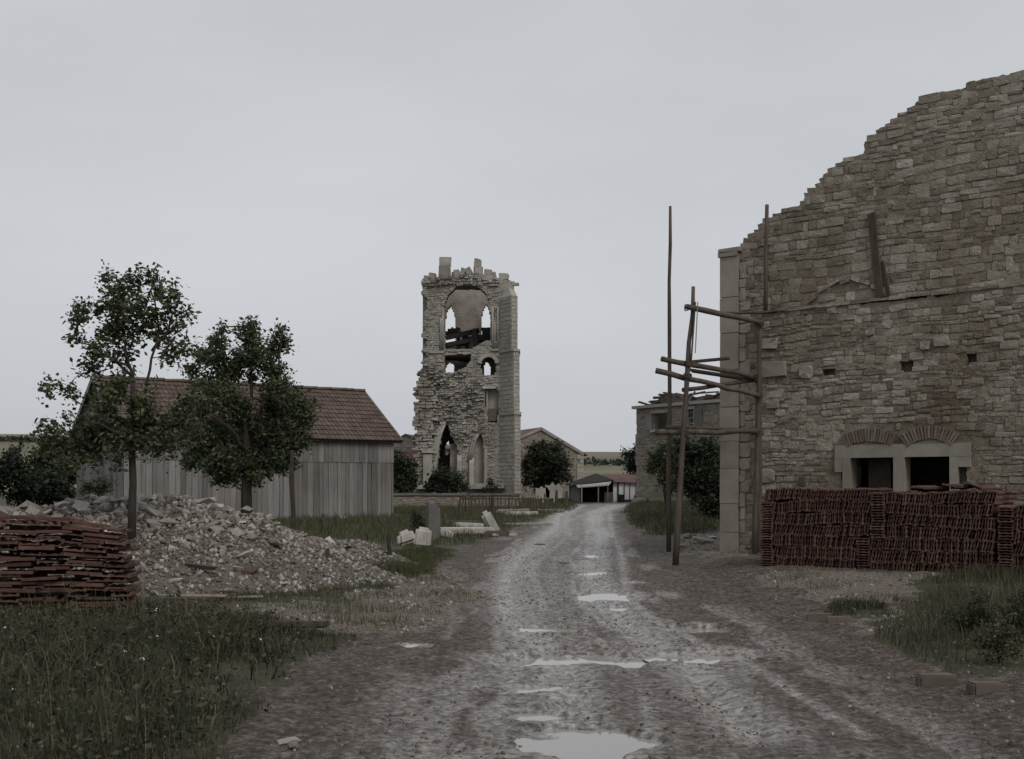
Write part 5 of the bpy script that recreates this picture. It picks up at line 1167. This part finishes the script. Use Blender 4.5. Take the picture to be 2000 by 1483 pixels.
block(1768, 1182, (.28, .14, .08), .1, 'dark brick just behind the flat one in the gravel', 'dark_block', name='brick', cat='brick', bev=.01)
block(1828, 1338, (.3, .16, .13), -.1, 'big dark brick at the lower edge of the right weeds', 'dark_block', name='brick', cat='brick', bev=.015)
block(1925, 1358, (.26, .14, .1), .1, 'pale topped brick at the lower right corner', 'dark_block', name='brick', cat='brick', bev=.015)
for i, (px, py, s_, lab) in enumerate(((1375, 1064, .5, 'large brown boulder at the foot of the corner pilaster'), (1345, 1055, .38, 'brown stone left of the boulder by the pilaster'), (1395, 1056, .36, 'stone lying between the boulder and the pilaster'), (1350, 1040, .3, 'reddish stone below the dark bushes'), (560, 1445, .14, 'pale stone in the mud at the bottom left'), (575, 1455, .1, 'small pale stone beside the larger one at the bottom left'), (1330, 1070, .2, 'small stone near the foot of the scaffold pole'))):
    p = G(px, py); o = link_obj('boulder' if i < 3 else 'loose_stone', ROCK[(i * 5) % 14].copy()); o.location = (p.x, p.y, float(ground_z(p.x, p.y)) + s_ * .15); o.scale = (s_ * 1.3, s_, s_ * .85); o.rotation_euler = (.2, .1, i); set_props(o, lab, 'boulder' if i < 3 else 'stone')

# ------------------------------------------------------------------ trees and shrubs
def tree(name, label, base, Y, trunk, limbs, clumps, leaf, nleaf, mat='leaf_tree', seed=1, r0=.07, depth=1.0, group=None, cat='tree', tints=None, spread=.55):
    g = np.random.default_rng(seed); rr = random.Random(seed); e = empty(name, base, label, cat, group); s = Y / FPX; B = Vector(base)
    pt = lambda px, py, dy=0: at(px, py, Y) + Vector((0, dy, 0)) - B
    tp_ = [Vector((0, 0, -.1))] + [pt(*p) for p in trunk]; m = len(tp_)
    b = MB(); b.tube(tp_, [r0 * (1.15 - .55 * k / (m - 1)) for k in range(m)], 9); b.build('trunk', MAT['bark'], e, smooth=True)
    tips_ = []
    for L_ in limbs:
        P = [pt(p[0], p[1], (p[2] if len(p) > 2 else 0)) for p in L_]; Q = []
        for i in range(len(P) - 1):
            for k in range(3): Q.append(P[i].lerp(P[i + 1], k / 3) + Vector((rr.gauss(0, .015), rr.gauss(0, .015), rr.gauss(0, .015))))
        Q.append(P[-1]); b = MB(); b.tube(Q, [r0 * .5 * (1 - .75 * k / (len(Q) - 1)) for k in range(len(Q))], 6); b.build('limb', MAT['bark'], e, smooth=True); tips_ += Q[2:]
    sat = []
    for c in clumps:
        if len(c) > 3: continue
        for _ in range(3): a_ = rr.uniform(0, 6.283); q_ = rr.uniform(.75, 1.25); sat.append((c[0] + c[2] * q_ * math.cos(a_), c[1] + c[2] * q_ * math.sin(a_) * .9, c[2] * rr.uniform(.22, .42)))
    clumps = list(clumps) + sat
    C = []; T = []; tw_ = MB(); tot = sum(c[2] ** 2 for c in clumps)
    for ci, c in enumerate(clumps):
        px, py, r = c[:3]; n = int(nleaf * r * r / tot) + 12; cc = np.array(pt(px, py, g.normal(0, r * s * depth)))
        # leaves hang on short twigs inside the clump
        nt = max(4, n // 14); d = g.normal(size=(nt, 3)); d /= np.linalg.norm(d, axis=1)[:, None]; rad = r * s * g.random(nt) ** .45; tip = cc + d * rad[:, None] * np.array([1, 1, .85])
        root = min(tips_, key=lambda q: (q - Vector(cc)).length) if tips_ else Vector(cc)
        tw_.tube([root, root.lerp(Vector(cc), .5) + Vector((0, 0, .03)), Vector(cc)], [r0 * .16, r0 * .12, r0 * .06], 4, cap=False)
        for q in tip[:: 3]: tw_.tube([Vector(cc), Vector(q)], [r0 * .07, r0 * .03], 3, cap=False)
        per = n // nt + 1; f = g.random((nt, per, 1)) ** .6; pts = cc + (tip - cc)[:, None, :] * (.2 + .85 * f) + g.normal(0, leaf * .9, (nt, per, 3)); pts = pts.reshape(-1, 3)
        C.append(pts); base_t = g.uniform(0, .25); T.append(np.clip(base_t + .5 * g.random(len(pts)), 0, .8) if len(c) < 4 else np.clip(.78 + .2 * g.random(len(pts)), 0, .99))
    tw_.build('twigs', MAT['bark'], e, kind='stuff')
    leaf_obj('crown', np.concatenate(C), leaf, mat, e, seed, np.concatenate(T)); return e
tree('young_tree', 'slender leafy tree growing out of the rubble heap beside the tile pile', (at(258, 1065, 17.9).x, 17.9, at(258, 1075, 17.9).z), 17.9,
     [(258, 1000), (260, 940), (258, 890), (258, 840), (259, 790), (260, 740)],
     [[(259, 790), (256, 730), (248, 690), (240, 640), (225, 590), (207, 535)], [(260, 800), (285, 770), (298, 700), (310, 640), (300, 570), (292, 538)], [(298, 690), (330, 640), (350, 590)], [(256, 735), (220, 700), (190, 680), (150, 665)], [(258, 850), (220, 800), (160, 790), (105, 755)], [(258, 870), (200, 850), (120, 860), (95, 840)], [(259, 850), (310, 820), (370, 830), (400, 850)], [(259, 880), (320, 870), (350, 880)], [(258, 860, -.3), (240, 840, -.7), (200, 830, -.9)], [(259, 850, .2), (280, 810, .8), (300, 790, 1.0)]],
     [(200, 585, 32), (240, 572, 34), (170, 622, 27), (230, 632, 40), (282, 602, 30), (296, 560, 22), (340, 582, 26), (352, 615, 22), (315, 650, 30), (200, 690, 26), (240, 690, 26), (150, 665, 13), (182, 722, 24), (362, 680, 16), (335, 702, 16), (205, 541, 11), (292, 540, 11), (260, 545, 14), (215, 655, 30), (270, 640, 28), (105, 758, 17), (138, 765, 14), (118, 862, 32), (165, 832, 40), (225, 800, 40), (285, 795, 40), (340, 822, 36), (372, 782, 24), (250, 862, 42), (310, 872, 36), (180, 888, 34), (140, 905, 24), (350, 866, 24), (395, 850, 13, 1), (376, 815, 12, 1), (424, 796, 9, 1), (210, 760, 26), (250, 750, 24), (190, 850, 40), (270, 830, 40), (95, 835, 14), (95, 872, 14)],
     .08, 10000, seed=3, r0=.058, depth=.9)
B2 = G(481, 1012)
tree('leafy_tree', 'taller dark leafy tree standing against the barn wall', (at(481, 1005, 40).x, 40, float(hbase(-9, 40))), 40,
     [(481, 960), (483, 920), (481, 880), (480, 830), (484, 780)],
     [[(482, 870), (450, 800), (430, 740), (405, 695)], [(482, 860), (490, 780), (490, 700), (492, 640)], [(482, 850), (520, 780), (545, 720), (550, 655)], [(482, 900), (420, 870), (380, 890)], [(482, 890), (540, 850), (595, 830)], [(482, 880, -.6), (470, 840, -1.4), (440, 820, -1.6)], [(482, 870, .6), (500, 830, 1.5), (530, 800, 1.8)], [(482, 905), (440, 920), (425, 940)], [(482, 905), (530, 900), (550, 905)]],
     [(412, 702, 24), (440, 678, 20), (490, 662, 28), (547, 672, 18), (500, 702, 40), (446, 728, 38), (535, 728, 34), (404, 762, 32), (450, 788, 54), (530, 790, 54), (580, 802, 30), (420, 848, 46), (500, 850, 54), (560, 858, 38), (390, 890, 28), (450, 898, 38), (520, 898, 34), (595, 838, 16), (430, 932, 14), (484, 925, 20), (395, 690, 9), (492, 640, 8), (550, 648, 9), (375, 730, 14), (560, 760, 26), (375, 800, 24), (550, 905, 20), (600, 815, 12), (440, 645, 8), (420, 660, 8), (425, 905, 32), (480, 905, 30), (550, 888, 30), (362, 850, 16), (372, 900, 16), (505, 932, 15), (455, 935, 14)],
     .13, 36000, seed=8, r0=.17, depth=.8)
def bush_px(name, label, Y, clumps, leaf, n, trunk=None, mat='leaf_bush', seed=1, r0=.06, group=None, cat='bush', depth=.7):
    cx = sum(c[0] for c in clumps) / len(clumps); p = at(cx, 955, Y); z = float(hbase(p.x, Y)); pyb = HOR + (CAMZ - z) * FPX / Y
    tk = trunk or [(cx, pyb - 20), (cx, sum(c[1] for c in clumps) / len(clumps))]
    tree(name, label, (p.x, Y, z), Y, tk, [[tk[-2], ((tk[-1][0] + c[0]) / 2, (tk[-1][1] + c[1]) / 2), (c[0], c[1])] for c in clumps[:7]], clumps, leaf, n, mat, seed, r0, depth, group, cat)
bush_px('round_tree', 'dense round dark tree before the stone gable house', 92, [(1040, 900, 22), (1065, 888, 24), (1090, 900, 20), (1050, 920, 26), (1080, 922, 26), (1035, 930, 16), (1098, 928, 14), (1065, 935, 22), (1030, 912, 12), (1060, 872, 12), (1085, 880, 14), (1102, 912, 10)], .22, 12000, [(1063, 962), (1063, 940), (1063, 915)], 'leaf_far', 21, .22, cat='tree')
bush_px('dark_tree', 'dark shrubby tree between the barn and the tower', 80, [(775, 905, 16), (790, 920, 20), (775, 935, 18), (800, 940, 14), (785, 950, 14), (770, 890, 9)], .22, 6500, None, 'leaf_far', 22, .12, cat='tree')
bush_px('tower_bush', 'low bush growing in the tall arch of the tower', 80.5, [(850, 938, 14), (870, 932, 16), (890, 940, 14), (840, 950, 10), (860, 950, 14), (885, 952, 12), (905, 952, 8)], .18, 4600, None, 'leaf_far', 23, .06)
bush_px('tower_bush', 'small dark weedy shrub at the right foot of the tower', 80, [(960, 945, 8), (968, 952, 7), (950, 955, 6)], .14, 420, None, 'leaf_far', 24, .04)
bush_px('leafy_bush', 'tall dark bush beside the scaffold, hiding the ruined house', 44, [(1345, 885, 34), (1380, 880, 36), (1370, 925, 42), (1400, 940, 36), (1390, 980, 40), (1395, 1020, 26), (1340, 920, 22), (1420, 900, 34), (1425, 960, 40), (1430, 1010, 34), (1360, 965, 26), (1330, 870, 14)], .14, 17000, None, 'leaf_bush', 25, .08)
bush_px('leafy_bush', 'lighter loose bush at the left of the tall dark bush', 48, [(1300, 880, 22), (1285, 900, 18), (1312, 910, 24), (1300, 935, 20), (1320, 945, 20), (1275, 915, 10), (1318, 868, 16)], .13, 4200, None, 'leaf_tree', 26, .05)
bush_px('small_tree', 'dark small tree at the left corner of the ruined house', 86, [(1232, 892, 9), (1238, 905, 12), (1230, 912, 9), (1246, 918, 10), (1244, 880, 6), (1222, 885, 4)], .18, 1300, [(1245, 960), (1244, 930), (1240, 905)], 'leaf_far', 27, .1, cat='tree')
bush_px('verge_shrub', 'low dark shrub on the right verge below the ruined house', 70, [(1240, 996, 8), (1255, 994, 10), (1275, 996, 10), (1290, 996, 9)], .12, 1400, None, 'leaf_bush', 28, .03)
bush_px('verge_shrub', 'dark little shrub standing beside the stone stele', 38, [(815, 1010, 10), (818, 1028, 13), (815, 1045, 15), (805, 1052, 9), (828, 1050, 8)], .07, 2200, None, 'leaf_bush', 29, .03)
bush_px('hedge_tree', 'dark tree clump behind the left end of the barn', 62, [(70, 900, 34), (110, 890, 30), (60, 940, 40), (110, 940, 40), (30, 910, 36), (-10, 930, 40), (140, 930, 20), (90, 965, 30), (30, 965, 34), (135, 960, 20)],   .22, 14000, None, 'leaf_far', 30, .15, cat='tree')
bush_px('weed_clump', 'tall weeds and shrub at the left end of the barn behind the rubble', 30, [(185, 945, 14), (205, 955, 14), (170, 960, 12), (215, 940, 8)], .08, 900, None, 'leaf_tree', 31, .03)
for i, (px, py, w_) in enumerate(((1845, 1215, 45), (1900, 1190, 60), (1950, 1235, 60), (1880, 1262, 40), (1985, 1185, 55))):
    lab = ['feathery weed bush at the left edge of the right-hand weeds', 'feathery weed bush just below the tile stacks at the right', 'tall feathery weed bush in the middle of the right-hand weeds', 'feathery weed bush at the lower edge of the right-hand weeds', 'feathery weed bush at the right photo edge below the tiles'][i]
    if i in (0, 3): continue
    Yb = G(px, py + 70).y; bush_px('weed_bush', lab, Yb, [(px, py, w_ * .55), (px - w_ * .5, py + 20, w_ * .45), (px + w_ * .5, py + 15, w_ * .45), (px, py + 35, w_ * .5), (px + 10, py - w_ * .4, w_ * .25)], .032, 1900, None, 'weed_blade', 60 + i, .012, 'weed bushes on the right verge', depth=.6)

# ------------------------------------------------------------------ parts that are themselves made of pieces
def gather(parent, name, objs):
    e = bpy.data.objects.new(name, None); col.objects.link(e); e.parent = parent; e.empty_display_size = .2
    for o in objs: o.parent = e
    return e
def kids(parent, *names): return [o for o in parent.children if o.name.split('.')[0] in names]
gather(gable, 'twin_window', kids(gable, 'window_lintel', 'window_jamb', 'jamb_block', 'window_mullion', 'window_sill', 'inner_board'))
ab = sorted(kids(gable, 'arch_brick'), key=lambda o: o.name); ws = sorted(kids(gable, 'wedge_stone'), key=lambda o: o.name)
for k in range(2): gather(gable, 'relieving_arch', ab[k * 17:(k + 1) * 17] + [ws[k]])
gather(gable, 'corner_pilaster', kids(gable, 'pilaster_block', 'cap_moulding', 'cap_slab'))
gather(barn, 'roof', kids(barn, 'roof_deck', 'roof_tiles', 'ridge_tile', 'barge_board', 'eave_board'))
gather(tw, 'corner_buttress', kids(tw, 'buttress_stage', 'ashlar_facing', 'buttress_weathering'))
gather(tw, 'wall_recess', kids(tw, 'recess_lintel', 'recess_jamb', 'recess_dark_panel'))
for k in range(2):
    pick_ = [sorted(kids(rh, n_), key=lambda o: o.name)[k] for n_ in ('window_sill', 'window_lintel', 'shutter')] if k == 0 else kids(rh, 'window_sill', 'window_lintel', 'shutter', 'window_bar')
    gather(rh, 'window', pick_)
gather(shed, 'white_doors', kids(shed, 'door_leaf', 'door_post')); gather(shed, 'awning_frame', kids(shed, 'awning', 'awning_post'))
